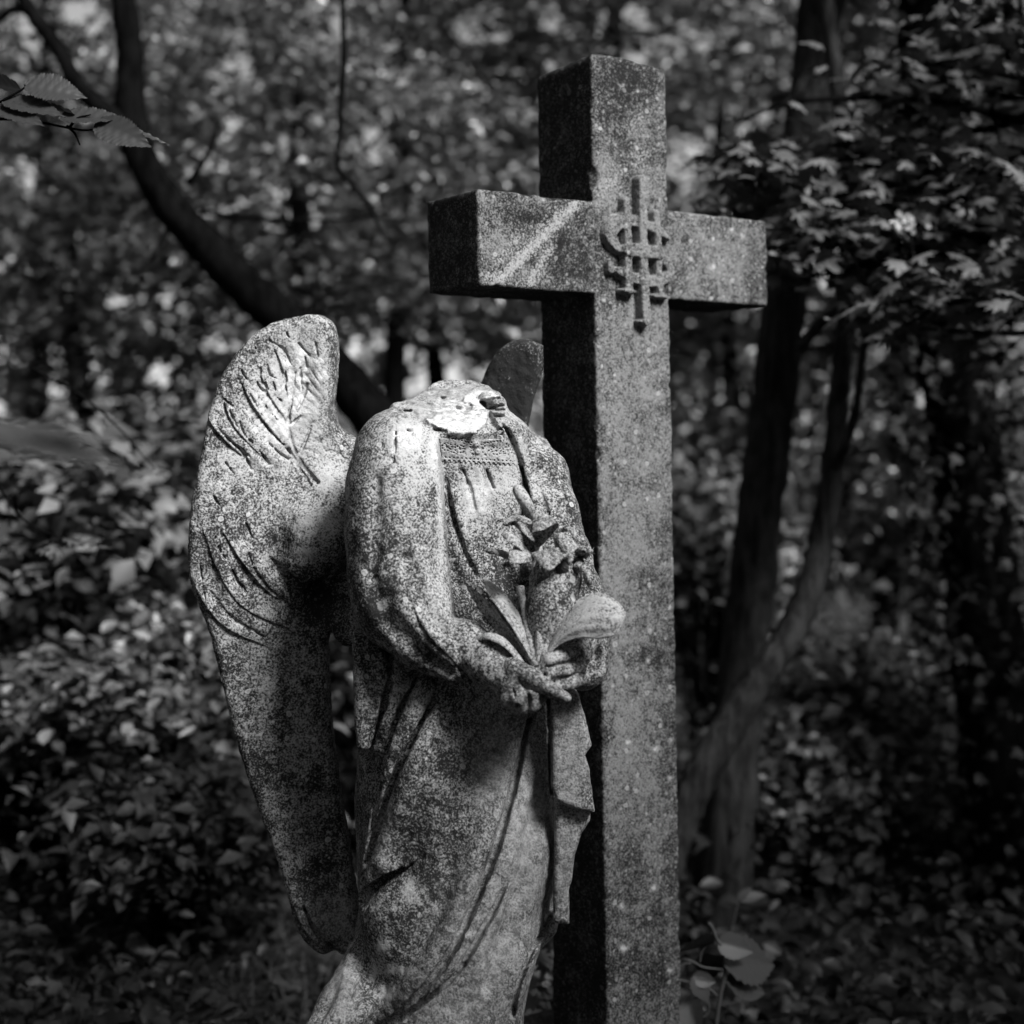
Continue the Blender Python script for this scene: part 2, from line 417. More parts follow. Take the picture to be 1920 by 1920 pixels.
for k in range(70):       # chips knocked out of the arrises
    zc = gk.uniform(.3, ZT); sx = gk.choice([0, WS]) if not (ZA0 < zc < ZA1) else gk.choice([-AL, WS + AL])
    r_k = gk.uniform(.003, .008) * (1.8 if k % 9 == 0 else 1)
    s, D = cx_vol.ellipsoid((sx + gk.normal(0, .002), gk.normal(0, .002), zc), (r_k, r_k, r_k * gk.uniform(1, 2.2))); cx_vol.sub(s, D, .003)
for k in range(26):
    xc = gk.uniform(-AL, WS + AL); zc = gk.choice([ZA0, ZA1])
    if 0 < xc < WS: continue
    r_k = gk.uniform(.003, .008); s, D = cx_vol.ellipsoid((xc, gk.normal(0, .002), zc), (r_k * gk.uniform(1, 2.2), r_k, r_k)); cx_vol.sub(s, D, .003)
V, Q = cx_vol.net()
face = np.column_stack([V[:, 0], V[:, 2]]); deep = V[:, 1]
V = cross_pt(V[:, 0], V[:, 1], V[:, 2])
base = np.array((E0[0] + .1, E0[1] + .1, 0))
cross = empty("stone_cross", base, "tall plain stone cross with raised monogram, standing behind the headless angel", "cross")
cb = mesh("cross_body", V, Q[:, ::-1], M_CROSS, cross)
px, py = proj(V)
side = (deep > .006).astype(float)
pale = blob(V, [(1180, 780, 70, 260, .30), (1190, 640, 60, 120, .35), (1350, 470, 80, 60, .25), (1130, 350, 30, 50, .4), (1170, 1000, 60, 300, .3), (1200, 1400, 50, 200, .25)] + [(x_p, y_p, r_p, r_p, .86) for x_p, y_p, r_p in ((1177, 1392, 9), (1232, 1405, 9), (1256, 1388, 6), (1258, 1458, 7), (1225, 1665, 8), (1170, 1776, 12), (1256, 1820, 8), (1165, 1700, 8), (1248, 1690, 5), (1215, 1240, 6), (1335, 500, 9), (1372, 432, 7), (1018, 374, 7), (1168, 160, 8), (1195, 170, 6))]) * (1 - side)
crust_shade = np.maximum(side * .78, blob(V, [(1180, 150, 90, 60, .75), (960, 400, 60, 30, .8), (1060, 470, 60, 50, .55), (1215, 1800, 60, 160, .25), (1110, 470, 30, 70, .4)]))  # crust, with painted shade on the side faces and the shaft foot
# sun dapple painted as pale diagonal streaks across the near arm and the shaft above it
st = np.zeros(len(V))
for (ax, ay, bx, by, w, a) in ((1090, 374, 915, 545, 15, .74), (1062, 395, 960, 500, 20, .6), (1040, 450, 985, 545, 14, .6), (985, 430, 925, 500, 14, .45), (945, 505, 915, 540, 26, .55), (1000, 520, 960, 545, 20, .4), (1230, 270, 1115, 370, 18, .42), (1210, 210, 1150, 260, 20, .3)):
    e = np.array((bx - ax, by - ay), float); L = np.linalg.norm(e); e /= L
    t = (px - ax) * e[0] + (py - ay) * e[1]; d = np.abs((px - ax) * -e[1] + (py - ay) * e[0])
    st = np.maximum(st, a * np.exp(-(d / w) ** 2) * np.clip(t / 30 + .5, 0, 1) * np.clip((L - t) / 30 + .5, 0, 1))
for nm, a in (("pale", pale), ("crust_shade", crust_shade), ("sun_streak", st * (1 - side)), ("clean", side * 0)): put_attr(cb, nm, a)
# monogram of interlaced letters, raised from the face
mv = Vol((-.03, -.042, 1.86), (WS + .02, .012, 2.30), .0021)
MH = np.full((mv.n[0], mv.n[2]), -.004, np.float32)          # relief height over the face
gs, gz_ = np.meshgrid(mv.ax[0], mv.ax[2], indexing='ij')
def bar(pxs, w, h0, n=6):
    c = np.array([cross_face(a, b) for a, b in smooth_path(pxs, n)])
    w = np.interp(np.linspace(0, 1, len(c)), np.linspace(0, 1, len(w)), w) / FPX * 3.6 * .62
    d = np.full(gs.shape, 1.0)
    for i in range(len(c) - 1):
        e = c[i + 1] - c[i]; t = np.clip(((gs - c[i][0]) * e[0] + (gz_ - c[i][1]) * e[1]) / (e @ e + 1e-12), 0, 1)
        d = np.minimum(d, np.hypot(gs - c[i][0] - e[0] * t, gz_ - c[i][1] - e[1] * t) - (w[i] + (w[i + 1] - w[i]) * t))
    global MH
    hgt = h0 - .0012 * np.clip(1 + d / .004, 0, 1) ** 2           # slightly domed
    MH = np.maximum(MH, np.where(d < 0, hgt, hgt - (d * 14)))
# I
bar([(1193.5, 340), (1195, 420), (1197, 500), (1200, 570), (1202, 602)], [16, 16, 16, 17, 17], 0.0238)
bar([(1191, 604), (1210, 606)], [5, 4], 0.0230)
# H
bar([(1166, 378), (1168, 440), (1169, 500), (1171, 546)], [14, 14, 15, 15], 0.0205)
bar([(1158, 546), (1181, 549)], [6, 5], 0.0248)
bar([(1222, 402), (1225, 440), (1226, 500), (1230, 552)], [13, 13, 13, 14], 0.0203)
bar([(1219, 556), (1243, 559)], [6, 5], 0.0196)
bar([(1168, 470), (1224, 476)], [21, 21], 0.0248)
# S
bar([(1247, 450), (1233, 437), (1213, 427), (1190, 418), (1166, 413), (1148, 421), (1137, 440), (1147, 460), (1160, 470), (1190, 474), (1222, 480), (1244, 496),
     (1250, 512), (1242, 522), (1226, 528), (1203, 528), (1178, 521), (1160, 512), (1148, 507)], [6, 15, 16, 17, 21, 26, 23, 16, 12, 13, 13, 15, 17, 18, 18, 18, 17, 16, 10], 0.0173)
bar([(1137, 492), (1139, 508)], [9, 12], 0.0170)
MH += .0009 * np.random.default_rng(4).standard_normal(MH.shape)
MHs = (MH + np.roll(MH, 1, 0) + np.roll(MH, -1, 0) + np.roll(MH, 1, 1) + np.roll(MH, -1, 1)) / 5
s_, x_, y_, z_ = mv.win(mv.lo, mv.lo + mv.n * mv.h)
mv.F[:] = np.clip(np.maximum(np.maximum(-y_ - MHs[:, None, :], y_ - .004) * .6, -np.minimum(MHs[:, None, :] - .001, 1) * .6), -.02, .02)
mv.noise(.0006, .008, 12)
V, Q = mv.net(); V = relax(V, Q, 1, .3)
mgo = mesh("monogram", cross_pt(V[:, 0], V[:, 1], V[:, 2]), Q[:, ::-1], M_CROSS, cross)
put_attr(mgo, "pale", np.full(len(mgo.data.vertices), .3)); put_attr(mgo, "crust_shade", np.zeros(len(mgo.data.vertices)))

# stepped plinth under both, below the lower edge of the picture
plv = Bag()
for (hx, hy, z0, z1) in ((.62, .52, 0, .16), (.54, .44, .16, .30)):
    b0 = len(plv.v); c0_ = np.array((.0, 3.34))
    for (w_, zz0, zz1) in ((0, z0, z1 - .01), (.01, z1 - .01, z1)):
        ring = lambda w, z: np.array([(c0_[0] + (sx * (hx - w)) * U[0] - (sy * (hy - w)) * U[1], c0_[1] + (sx * (hx - w)) * U[1] + (sy * (hy - w)) * U[0], z) for sx, sy in ((-1, -1), (1, -1), (1, 1), (-1, 1))])
        lo_, hi_ = ring(0, zz0), ring(w_, zz1)
        plv.add(np.vstack([lo_, hi_]), [[i, (i + 1) % 4, 4 + (i + 1) % 4, 4 + i] for i in range(4)] + [[4, 5, 6, 7]])
plr = plv.build("stone_plinth", M_CROSS, None, smooth=False, origin=(0, 3.34, 0))
tag(plr, "low stepped stone plinth beneath the angel and the cross", "plinth")
put_attr(plr, "crust_shade", np.full(len(plr.data.vertices), .5))

# ------------------------------------------------------------------ the headless angel
angel = empty("angel_statue", (-.085, 3.25, 0), "headless weathered stone angel holding carved lilies, one tall wing raised", "statue")
AYAW = math.radians(34)
B = Vol((-.46, 2.80, .29), (.32, 3.60, 1.83), .0028)
def C(px, py, Y, r): return tuple(P(px, py, Y)) + (r * Y / FPX,)
# robe and torso: stacked ellipses turned with the body; left and right outline in photo pixels
SEC = [(770, 790, 930, 3.24, .10), (800, 745, 985, 3.235, .125), (840, 712, 1012, 3.262, .13), (900, 705, 1030, 3.268, .13), (980, 708, 1045, 3.268, .13), (1060, 700, 1062, 3.262, .135),
       (1140, 690, 1078, 3.25, .15), (1220, 672, 1084, 3.235, .165), (1300, 667, 1082, 3.24, .18), (1400, 673, 1070, 3.245, .195), (1500, 666, 1060, 3.25, .205),
       (1600, 669, 1052, 3.25, .21), (1700, 674, 1042, 3.25, .21), (1790, 655, 1006, 3.25, .205), (1850, 638, 990, 3.25, .20), (1900, 606, 982, 3.25, .2), (1960, 585, 980, 3.25, .2), (2300, 560, 975, 3.25, .2)]
zz = np.array([P(0, s[0], s[3])[2] for s in SEC]); o_ = np.argsort(zz)
def col(i): return np.array([f(s) for s in SEC for f in (i,)])[o_]
zs = zz[o_]
cxs = col(lambda s: ((s[1] + s[2]) / 2 - CX) / FPX * s[3]); hw = col(lambda s: (s[2] - s[1]) / 2 / FPX * s[3]); ycs = col(lambda s: s[3]); bb = col(lambda s: s[4])
snY, csY = math.sin(AYAW * .8), math.cos(AYAW * .8)
aa = np.sqrt(np.maximum(hw ** 2 - (bb * snY) ** 2, .01) / csY ** 2)
s_, x, y, z = B.win(B.lo, B.lo + B.n * B.h)
zi = B.ax[2]; I = lambda v: np.interp(zi, zs, v).astype(np.float32)[None, None, :]
dx, dy = x - I(cxs), y - I(ycs)
u_, v_ = csY * dx + snY * dy, -snY * dx + csY * dy
k0 = np.sqrt((u_ / I(aa)) ** 2 + (v_ / I(bb)) ** 2)
k1 = np.sqrt((u_ / I(aa) ** 2) ** 2 + (v_ / I(bb) ** 2) ** 2) + 1e-5
T = (k0 * (k0 - 1) / k1).astype(np.float32)
ztop = P(0, 770, 3.24)[2]
T = smax(T, z - ztop, .05)
B.F[:] = np.clip(T, -.06, .06)
del T, k0, k1, u_, v_
# shoulders and neck stump
B.add(*B.chain([C(742, 838, 3.13, 66), C(800, 800, 3.18, 62), C(862, 785, 3.23, 66), C(936, 836, 3.29, 48), C(990, 862, 3.33, 50)], ki=.03), .04)
B.add(*B.chain([C(858, 800, 3.235, 70), C(864, 752, 3.255, 68), C(866, 730, 3.265, 66)], ki=.02), .035)
# upper mantle: the sleeve hanging over the near arm, cut along its front edge
EDGE = np.array([(806, 770), (812, 800), (817, 830), (823, 870), (828, 930), (834, 990), (840, 1060), (848, 1130), (856, 1190), (864, 1240), (874, 1272), (900, 1300)], float)
def edge_x(E, Y): return (lambda z: np.interp(z, (HC + (HY - E[::-1, 1]) / FPX * Y), (E[::-1, 0] - CX) / FPX * Y).astype(np.float32))
s, D = B.chain([C(752, 852, 3.105, 88), C(744, 920, 3.085, 90), C(745, 1000, 3.065, 92), C(748, 1080, 3.045, 89), C(756, 1130, 3.03, 86), C(800, 1180, 3.005, 70), C(842, 1215, 2.985, 54), C(862, 1238, 2.97, 38)], ki=.03)
_, xx, yy, zz_ = B.win(*[np.array([B.ax[i][s[i]][q] for i in range(3)]) for q in (0, -1)])
xx = B.ax[0][s[0]][:, None, None]; yy = B.ax[1][s[1]][None, :, None]; zz_ = B.ax[2][s[2]][None, None, :]
D = smax(D, (xx - edge_x(EDGE, 3.01)(zz_) - .05 * (yy - 3.01)) * .98, .004)
B.add(s, D, .003)
# forearm and hand from under the sleeve, continuous with the body
B.add(*B.chain([C(820, 1190, 3.02, 40), C(868, 1208, 2.985, 44), C(920, 1242, 2.95, 43), C(962, 1272, 2.925, 38)], ki=.02), .01)
# the far arm: mantle edge running down from the neck, then the sleeve bell
EDG2 = np.array([(920, 740), (930, 772), (958, 812), (974, 850), (985, 890), (994, 930), (1003, 985), (1012, 1040), (1022, 1100), (1040, 1180), (1060, 1240), (1075, 1330)], float)
s, D = B.chain([C(962, 846, 3.29, 52), C(1000, 900, 3.27, 62), C(1022, 970, 3.22, 60), C(1045, 1050, 3.16, 60), C(1068, 1120, 3.10, 58), C(1084, 1180, 3.05, 50), C(1090, 1235, 3.02, 44), C(1094, 1254, 3.01, 40)], ki=.03)
xx = B.ax[0][s[0]][:, None, None]; yy = B.ax[1][s[1]][None, :, None]; zz_ = B.ax[2][s[2]][None, None, :]
D = smax(D, (edge_x(EDG2, 3.10)(zz_) - xx + .1 * (yy - 3.10)) * .97, .004)
B.add(s, D, .004)
B.sub(*B.chain([C(1108, 1200, 2.99, 16), C(1112, 1232, 2.975, 24), C(1114, 1262, 2.96, 20)], ki=.01), .008)
B.add(*B.chain([C(1100, 1180, 3.01, 32), C(1078, 1222, 2.975, 29), C(1058, 1252, 2.95, 28)], ki=.02), .012)
# hands: palms, curled fingers, thumbs closing on the stems
B.add(*B.chain([C(958, 1270, 2.93, 38), C(985, 1288, 2.915, 34), C(1000, 1296, 2.91, 28)], ki=.015), .012)
for f in ([(962, 1252, 2.905, 20), (992, 1268, 2.888, 18), (1026, 1288, 2.876, 14.5), (1062, 1308, 2.880, 9)],     # long finger laid over the other hand
          [(972, 1280, 2.900, 17), (996, 1302, 2.882, 15.5), (1001, 1322, 2.888, 14)],
          [(954, 1284, 2.905, 17), (974, 1309, 2.884, 15.5), (981, 1326, 2.892, 13.5)],
          [(938, 1284, 2.925, 16), (953, 1310, 2.898, 14.5), (961, 1324, 2.906, 12.5)]):
    B.add(*B.chain([C(*q) for q in f], ki=.006), .006)
B.add(*B.chain([C(1062, 1246, 2.945, 30), C(1046, 1268, 2.925, 28), C(1040, 1286, 2.92, 22)], ki=.015), .01)
for f in ([(1082, 1226, 2.94, 15), (1054, 1232, 2.908, 14), (1032, 1240, 2.893, 12.5), (1018, 1254, 2.893, 10)],      # thumb over the stems
          [(1086, 1250, 2.935, 15), (1060, 1257, 2.901, 14.5), (1036, 1265, 2.890, 12.5)],
          [(1086, 1274, 2.94, 15), (1066, 1281, 2.906, 14), (1046, 1288, 2.898, 12)]):
    B.add(*B.chain([C(*q) for q in f], ki=.006), .005)
S0 = B.stroke
for q in ([(984, 1288), (992, 1308), (992, 1334)], [(962, 1292), (969, 1314), (972, 1336)], [(978, 1284), (1000, 1294), (1016, 1304)], [(1024, 1250), (1050, 1245), (1078, 1239)], [(1026, 1277), (1054, 1270), (1084, 1262)]):
    S0(q, [.0014, .0026, .0018], .003)
# block of stone behind the lilies
B.add(*B.chain([C(1042, 1085, 2.985, 50), C(1032, 1150, 2.955, 42), C(1018, 1215, 2.935, 28)], ki=.03), .03)
# near thigh, knee and the swing of the skirt
B.add(*B.ellipsoid(P(838, 1500, 3.10), (.105, .10, .27), .3, .12), .06)
B.add(*B.ellipsoid(P(770, 1720, 3.10), (.095, .085, .17), .2, .2), .06)
B.add(*B.chain([C(960, 1420, 3.16, 50), C(950, 1600, 3.12, 70), C(900, 1800, 3.08, 85), C(850, 1950, 3.05, 95)], ki=.05), .06)
B.add(*B.chain([C(690, 1800, 3.14, 40), C(650, 1890, 3.08, 48), C(610, 1960, 3.03, 52)], ki=.03), .04)
def slab(pxs, Y0, slope, t, r, k):
    poly = np.array([P(a, b, Y0)[[0, 2]] for a, b in pxs]); lo = poly.min(0); hi = poly.max(0)
    s, x, y, z = B.win((lo[0] - .06, Y0 - t - .1, lo[1] - .06), (hi[0] + .06, Y0 + t + .1, hi[1] + .06))
    d2 = poly_sdf(poly, x[:, :, 0] + 0 * z[:, 0], z[:, 0] + 0 * x[:, :, 0])[:, None, :]
    yc = Y0 + slope * (x - poly[:, 0].mean())
    q0 = d2 + r; q1 = np.abs(y - yc) - t + r
    B.add(s, np.sqrt(np.maximum(q0, 0) ** 2 + np.maximum(q1, 0) ** 2) + np.minimum(np.maximum(q0, q1), 0) - r, k)
# hanging drapery on the cross side, with its stepped hems
slab([(1032, 1300), (1060, 1285), (1084, 1300), (1098, 1350), (1109, 1396), (1096, 1414), (1104, 1440), (1115, 1522), (1085, 1516), (1042, 1497), (1033, 1470)], 3.075, .25, .030, .012, .004)
slab([(1041, 1480), (1105, 1510), (1106, 1535), (1090, 1560), (1077, 1600), (1073, 1642), (1066, 1664), (1067, 1728), (1036, 1719), (1038, 1600)], 3.10, .25, .028, .012, .004)
slab([(1000, 1700), (1050, 1712), (1042, 1745), (1010, 1775), (985, 1830), (972, 1925), (940, 1960), (960, 1800)], 3.15, .2, .03, .012, .006)
# end of the mantle on the far-from-cross side
slab([(664, 1180), (712, 1190), (745, 1280), (712, 1350), (694, 1398), (682, 1405), (671, 1396), (666, 1330)], 3.085, .1, .045, .02, .012)
S = B.stroke
for pts, hgt, lam in (      # overlapping edges of cloth, each drawn with the proud side on its left
        ([(745, 1905), (801, 1838), (845, 1772), (881, 1686), (910, 1606), (936, 1523), (961, 1440), (986, 1350)], .010, .06),
        ([(678, 1662), (708, 1562), (738, 1472), (772, 1396), (816, 1312)][::-1], .018, .045),
        ([(690, 1598), (704, 1520), (720, 1430), (748, 1345), (784, 1272)][::-1], .014, .030),
        ([(704, 1390), (726, 1300), (738, 1228)][::-1], .012, .03),
        ([(770, 1880), (850, 1812), (905, 1730), (958, 1635)], .010, .025),
        ([(1032, 1722), (1000, 1780), (975, 1840), (962, 1910)], .010, .03),
        ([(860, 1420), (842, 1500), (812, 1600), (770, 1700)][::-1], .010, .06),
        ([(776, 1614), (745, 1640), (717, 1656), (677, 1694)], -.012, .03),
        ([(720, 1930), (670, 1890), (652, 1830), (655, 1795)], .012, .03),
        ([(816, 830), (823, 870), (828, 930), (834, 990), (840, 1060), (848, 1130)], -.010, .035),
        ([(1003, 985), (994, 930), (985, 890), (972, 850), (955, 812)], -.010, .03),
        ([(838, 905), (850, 960), (868, 1020), (892, 1085)], .008, .022),
        ([(903, 875), (912, 930), (925, 985), (938, 1040), (945, 1080)], -.007, .02),
        ([(868, 880), (884, 920), (896, 965)], .005, .014),
        ([(760, 1070), (772, 1130), (800, 1190), (850, 1240)], .008, .03)):
    B.step(pts, hgt, lam)
# raised folds of the skirt radiating from the hands
for pts, r, off in (([(802, 1290), (760, 1372), (729, 1452), (706, 1540), (686, 1625)], [.012, .017, .017, .014, .008], -.006),
                    ([(852, 1300), (806, 1380), (772, 1460), (744, 1545), (716, 1620)], [.012, .018, .02, .012], -.003),
                    ([(764, 1245), (738, 1318), (716, 1400)], [.010, .014, .010], -.004),
                    ([(945, 1345), (905, 1450), (870, 1560)], [.012, .018, .008], .012),
                    ([(974, 1345), (948, 1440), (922, 1525), (895, 1606), (865, 1687), (828, 1770), (782, 1832), (730, 1880)], [.012, .018, .020, .018, .014], -.002),
                    ([(955, 1620), (900, 1730), (840, 1815), (770, 1875)], [.004, .012, .012, .008], .006),
                    ([(740, 1900), (690, 1900), (640, 1915)], [.01, .012, .01], .004),
                    ([(872, 1760), (830, 1830), (760, 1890)], [.008, .01, .01], .004),
                    ([(702, 1210), (716, 1260), (708, 1340)], [.006, .010, .006], .004)):
    S(pts, r, .02, True, off)
for pts, r, off in (([(660, 1795), (650, 1860), (612, 1930)], [.010, .014, .012], -.002), ([(715, 1850), (680, 1900), (640, 1960)], [.008, .014, .012], -.002), ([(800, 1870), (720, 1930), (660, 1960)], [.008, .014, .012], -.002),
                    ([(985, 1790), (962, 1860), (945, 1940)], [.006, .010, .008], -.001), ([(955, 1640), (930, 1720), (890, 1800)], [.006, .012, .006], .002)):
    S(pts, r, .014, True, off)
# carved lines
for pts, r, k, off in (
        ([(816, 1312), (772, 1396), (738, 1472), (708, 1562), (676, 1662)], [.004, .009, .010, .009, .006], .0045, .002),
        ([(784, 1272), (748, 1345), (720, 1430), (704, 1520), (692, 1596)], [.004, .007, .008, .006, .002], .0045, .002),
        ([(738, 1228), (726, 1300), (704, 1384)], [.003, .007, .005], .0045, .001),
        ([(846, 1290), (828, 1350), (800, 1420)], [.002, .006, .002], .010, .001),
        ([(991, 1352), (985, 1375), (972, 1441), (954, 1512), (926, 1606), (891, 1690), (852, 1778), (806, 1845), (752, 1902), (700, 1940)], [.006, .006, .007, .008, .008, .007], .004, .002),
        ([(1029, 1318), (1030, 1380), (1032, 1475), (1040, 1500)], [.006, .006, .005], .003, 0),
        ([(1039, 1500), (1039, 1600), (1036, 1722)], [.004, .005, .004], .003, 0),
        ([(1032, 1722), (1000, 1780), (975, 1840), (962, 1900)], [.004, .006, .006], .004, 0),
        ([(780, 1612), (745, 1640), (717, 1656), (677, 1694)], [.001, .006, .010, .012], .004, .004),
        ([(968, 1610), (940, 1680), (905, 1745), (856, 1826), (790, 1885), (730, 1930)], [.002, .005, .006, .006, .005], .0045, .001),
        ([(870, 1810), (800, 1880), (720, 1925)], [.003, .005, .005], .006, 0),
        ([(676, 1180), (690, 1260), (700, 1330)], [.003, .007, .003], .01, 0),
        ([(670, 1405), (684, 1412), (705, 1385)], [.006, .007, .004], .004, 0),
        ([(690, 1410), (700, 1470), (702, 1540)], [.006, .007, .003], .008, 0),
        # front of the gown
        ([(903, 875), (912, 930), (925, 985), (938, 1040), (945, 1080)], [.002, .003, .0035, .003], .006, 0),
        ([(912, 880), (925, 915)], [.003, .002], .004, 0),
        ([(838, 905), (850, 960), (868, 1020), (892, 1080)], [.003, .005, .005, .002], .012, .001),
        ([(868, 880), (884, 920), (892, 955)], [.002, .003, .001], .012, .002),
        ([(835, 1000), (846, 1060), (866, 1120)], [.004, .006, .006], .014, 0),
        ([(880, 1105), (905, 1160), (945, 1205)], [.006, .014, .012], .008, 0),
        ([(950, 1070), (968, 1110), (985, 1140)], [.012, .018, .014], .010, 0),
        ([(925, 772), (955, 812), (972, 850), (984, 892), (994, 935), (1002, 985)], [.004, .0045, .0055, .006, .006], .003, 0),
        ([(1015, 925), (1022, 950), (1028, 972)], [.003, .006, .004], .005, 0),
        ([(1050, 870), (1062, 940), (1078, 1010)], [.002, .003, .002], .006, 0),
        ([(742, 790), (741, 830), (738, 870)], [.0018, .0022, .0012], .003, 0),
        ):
    S(pts, r, k, False, off)
def fold(pts, r, depth, k=.02):
    L = B.line(pts)
    if len(L) > 2:
        rr = np.interp(np.linspace(0, 1, len(L)), np.linspace(0, 1, len(r)), r)
        B.sub(*B.chain(np.column_stack([L - np.array((0, 1, 0)) * (rr - depth)[:, None], rr])), k)
for pts in ([(690, 1060), (712, 1130), (770, 1195)], [(726, 1170), (780, 1225), (845, 1264)], [(765, 1050), (788, 1120), (835, 1190)], [(705, 900), (700, 980), (704, 1050)]):
    fold(pts, [.006, .016, .006], .006, .02)
for pts in ([(1012, 1470), (998, 1570), (968, 1710), (915, 1850)], [(905, 1420), (872, 1530), (840, 1620)]):
    fold(pts, [.006, .016, .018, .008], .007, .02)
for pts, r, off in (([(846, 905), (860, 965), (880, 1025), (905, 1085)], [.003, .005, .005, .003], .001),
                    ([(897, 880), (904, 930), (916, 985)], [.003, .005, .003], .002),
                    ([(876, 895), (895, 940), (905, 985)], [.002, .007, .003], .004),
                    ([(935, 880), (950, 930), (960, 980)], [.002, .006, .003], .004),
                    ([(938, 778), (966, 820), (983, 865), (996, 910), (1004, 960)], [.003, .005, .005, .004], .001)):
    S(pts, r, .008, True, off)
# the broken neck: stone sheared off along a sloping face
pb = P(858, 724, 3.30); pf = P(870, 806, 3.13); pl = P(760, 772, 3.2)
e1 = pf - pb; e2 = np.array((1, .12, -.02)); nb = np.cross(e2, e1); nb /= np.linalg.norm(nb); nb *= np.sign(nb[2])
s, x, y, z = B.win((-.30, 3.0, 1.66), (.04, 3.45, 1.83))
pl_d = (x - pb[0]) * nb[0] + (y - pb[1]) * nb[1] + (z - pb[2]) * nb[2]
cyl = np.sqrt(((x - P(858, 760, 3.23)[0]) / .125) ** 2 + ((y - 3.22) / .16) ** 2) - 1
B.F[s] = smax(B.F[s], np.minimum(pl_d, -cyl * .12 + 0 * pl_d) if False else np.where(cyl < 0, pl_d, np.maximum(-.06, pl_d - cyl * .25)), .004)
def rag(pxs, amp, seed):
    q = smooth_path(list(pxs) + [pxs[0]], 5)[:-1]; return q + np.random.default_rng(seed).normal(0, amp, q.shape)
def flake(pxs, lift):
    poly = np.asarray(pxs, float)
    q = np.array([h for h in (B.hit(a, b) for a, b in pxs) if h is not None]); lo, hi = q.min(0) - .03, q.max(0) + .03
    s, x, y, z = B.win(lo, hi)
    fx = CX + FPX * x / y + 0 * z; fy = HY - FPX * (z - HC) / y + 0 * x
    d = poly_sdf(poly, fx.reshape(-1, 1), fy.reshape(-1, 1)).reshape(fx.shape)
    B.F[s] -= (lift * np.clip(.5 - d / 3, 0, 1)).astype(np.float32)
FLAKE = [(797, 786), (812, 783), (822, 776), (850, 774), (874, 776), (884, 764), (882, 757), (868, 752), (874, 740), (880, 734), (905, 730), (930, 738), (936, 744), (900, 752), (912, 770), (914, 786), (906, 800), (884, 812), (866, 818), (840, 812), (820, 800)]
BREAK = [(770, 768), (762, 752), (776, 742), (800, 733), (814, 727), (840, 724), (870, 724), (900, 722), (936, 734), (940, 750), (900, 756), (914, 775), (910, 800), (868, 816), (830, 806), (790, 786)]
B.add(*B.chain([C(726, 784, 3.235, 7), C(744, 770, 3.24, 13), C(764, 762, 3.245, 12)], ki=.01), .006)
B.sub(*B.chain([C(744, 780, 3.19, 7), C(768, 772, 3.19, 6)], ki=.004), .004)
B.add(*B.chain([C(916, 752, 3.24, 12), C(936, 758, 3.235, 13), C(943, 773, 3.235, 11), C(938, 790, 3.24, 10)], ki=.006), .004)
for pts in ([(910, 752), (925, 760), (944, 760)], [(914, 760), (928, 769), (946, 768)], [(918, 772), (932, 780), (946, 778)]):
    S(pts, [.002, .003, .002], .002)
S([(902, 752), (912, 772), (922, 790), (940, 812)], [.006, .008, .005], .003)
FLAKE = rag(FLAKE, 1.6, 1); BREAK = rag(BREAK, 2.2, 2)
flake(FLAKE, .006); flake(BREAK, .003)
gp = np.random.default_rng(23)
for k in range(80):       # the fracture is pitted and grainy
    hx_, hy_ = gp.uniform(745, 945), gp.uniform(726, 812); h = B.hit(hx_, hy_)
    if h is None or h[1] > 3.36 or (poly_sdf(FLAKE, np.array([[hx_]]), np.array([[hy_]]))[0, 0] < 4 and k % 5): continue
    r_k = gp.uniform(.004, .012); s, D = B.ellipsoid(h + (gp.normal(0, .001), -.0, (.0022 if k % 3 else -.0022)), (r_k * gp.uniform(1, 2), r_k, .0035), gp.uniform(0, 3), gp.uniform(-.3, .3)); (B.sub if k % 3 else B.add)(s, D, .003)
B.noise(.0007, .02, 5); B.noise(.0005, .010, 6)
V, Q = B.net(); V = relax(V, Q, 1, .25)
body = mesh("body", V, Q, M_STONE, angel)
pale = blob(V, [(766, 822, 36, 30, 1.2), (812, 840, 16, 45, .8), (826, 960, 7, 150, .55), (866, 770, 90, 42, .75), (895, 930, 34, 50, .85), (940, 900, 30, 30, .45), (900, 850, 70, 26, .5),  # opens with a painted sun fleck, then light along the mantle edge
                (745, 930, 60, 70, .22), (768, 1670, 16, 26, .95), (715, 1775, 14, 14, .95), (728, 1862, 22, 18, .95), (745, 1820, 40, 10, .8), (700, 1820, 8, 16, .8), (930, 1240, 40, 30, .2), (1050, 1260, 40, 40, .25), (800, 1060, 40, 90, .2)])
clean = blob(V, [(930, 1430, 48, 110, .8), (1060, 1430, 46, 130, .9), (990, 1560, 60, 240, .9), (1060, 1620, 40, 110, .8), (920, 1760, 95, 130, .8), (850, 1880, 130, 60, .7), (640, 1850, 35, 70, .9), (870, 760, 100, 30, .9), (712, 1560, 26, 60, .3),
                 (750, 775, 60, 26, .6)])
fx, fy = proj(V)
ins = lambda poly: np.clip(.5 - poly_sdf(np.array(poly, float), fx[:, None], fy[:, None])[:, 0] / 3, 0, 1) * (V[:, 1] < 3.36)
pale = np.maximum(pale, ins(FLAKE) * .85); clean = np.maximum(clean, ins(BREAK) * (1 - ins(FLAKE)) * .95)
crust_shade = blob(V, [(700, 1130, 60, 90, .55), (780, 1225, 90, 40, .5), (830, 1490, 70, 110, .4), (700, 1440, 30, 100, .2), (1000, 1300, 60, 50, .35), (960, 1110, 50, 60, .8), (1090, 1100, 40, 40, .5), (680, 1000, 26, 140, .45), (800, 1620, 60, 80, .35), (1085, 1250, 40, 40, .4)])  # crust, with shade painted under the sleeve and behind the lilies
for nm, a in (("pale", pale), ("crust_shade", crust_shade), ("clean", clean)): put_attr(body, nm, a)

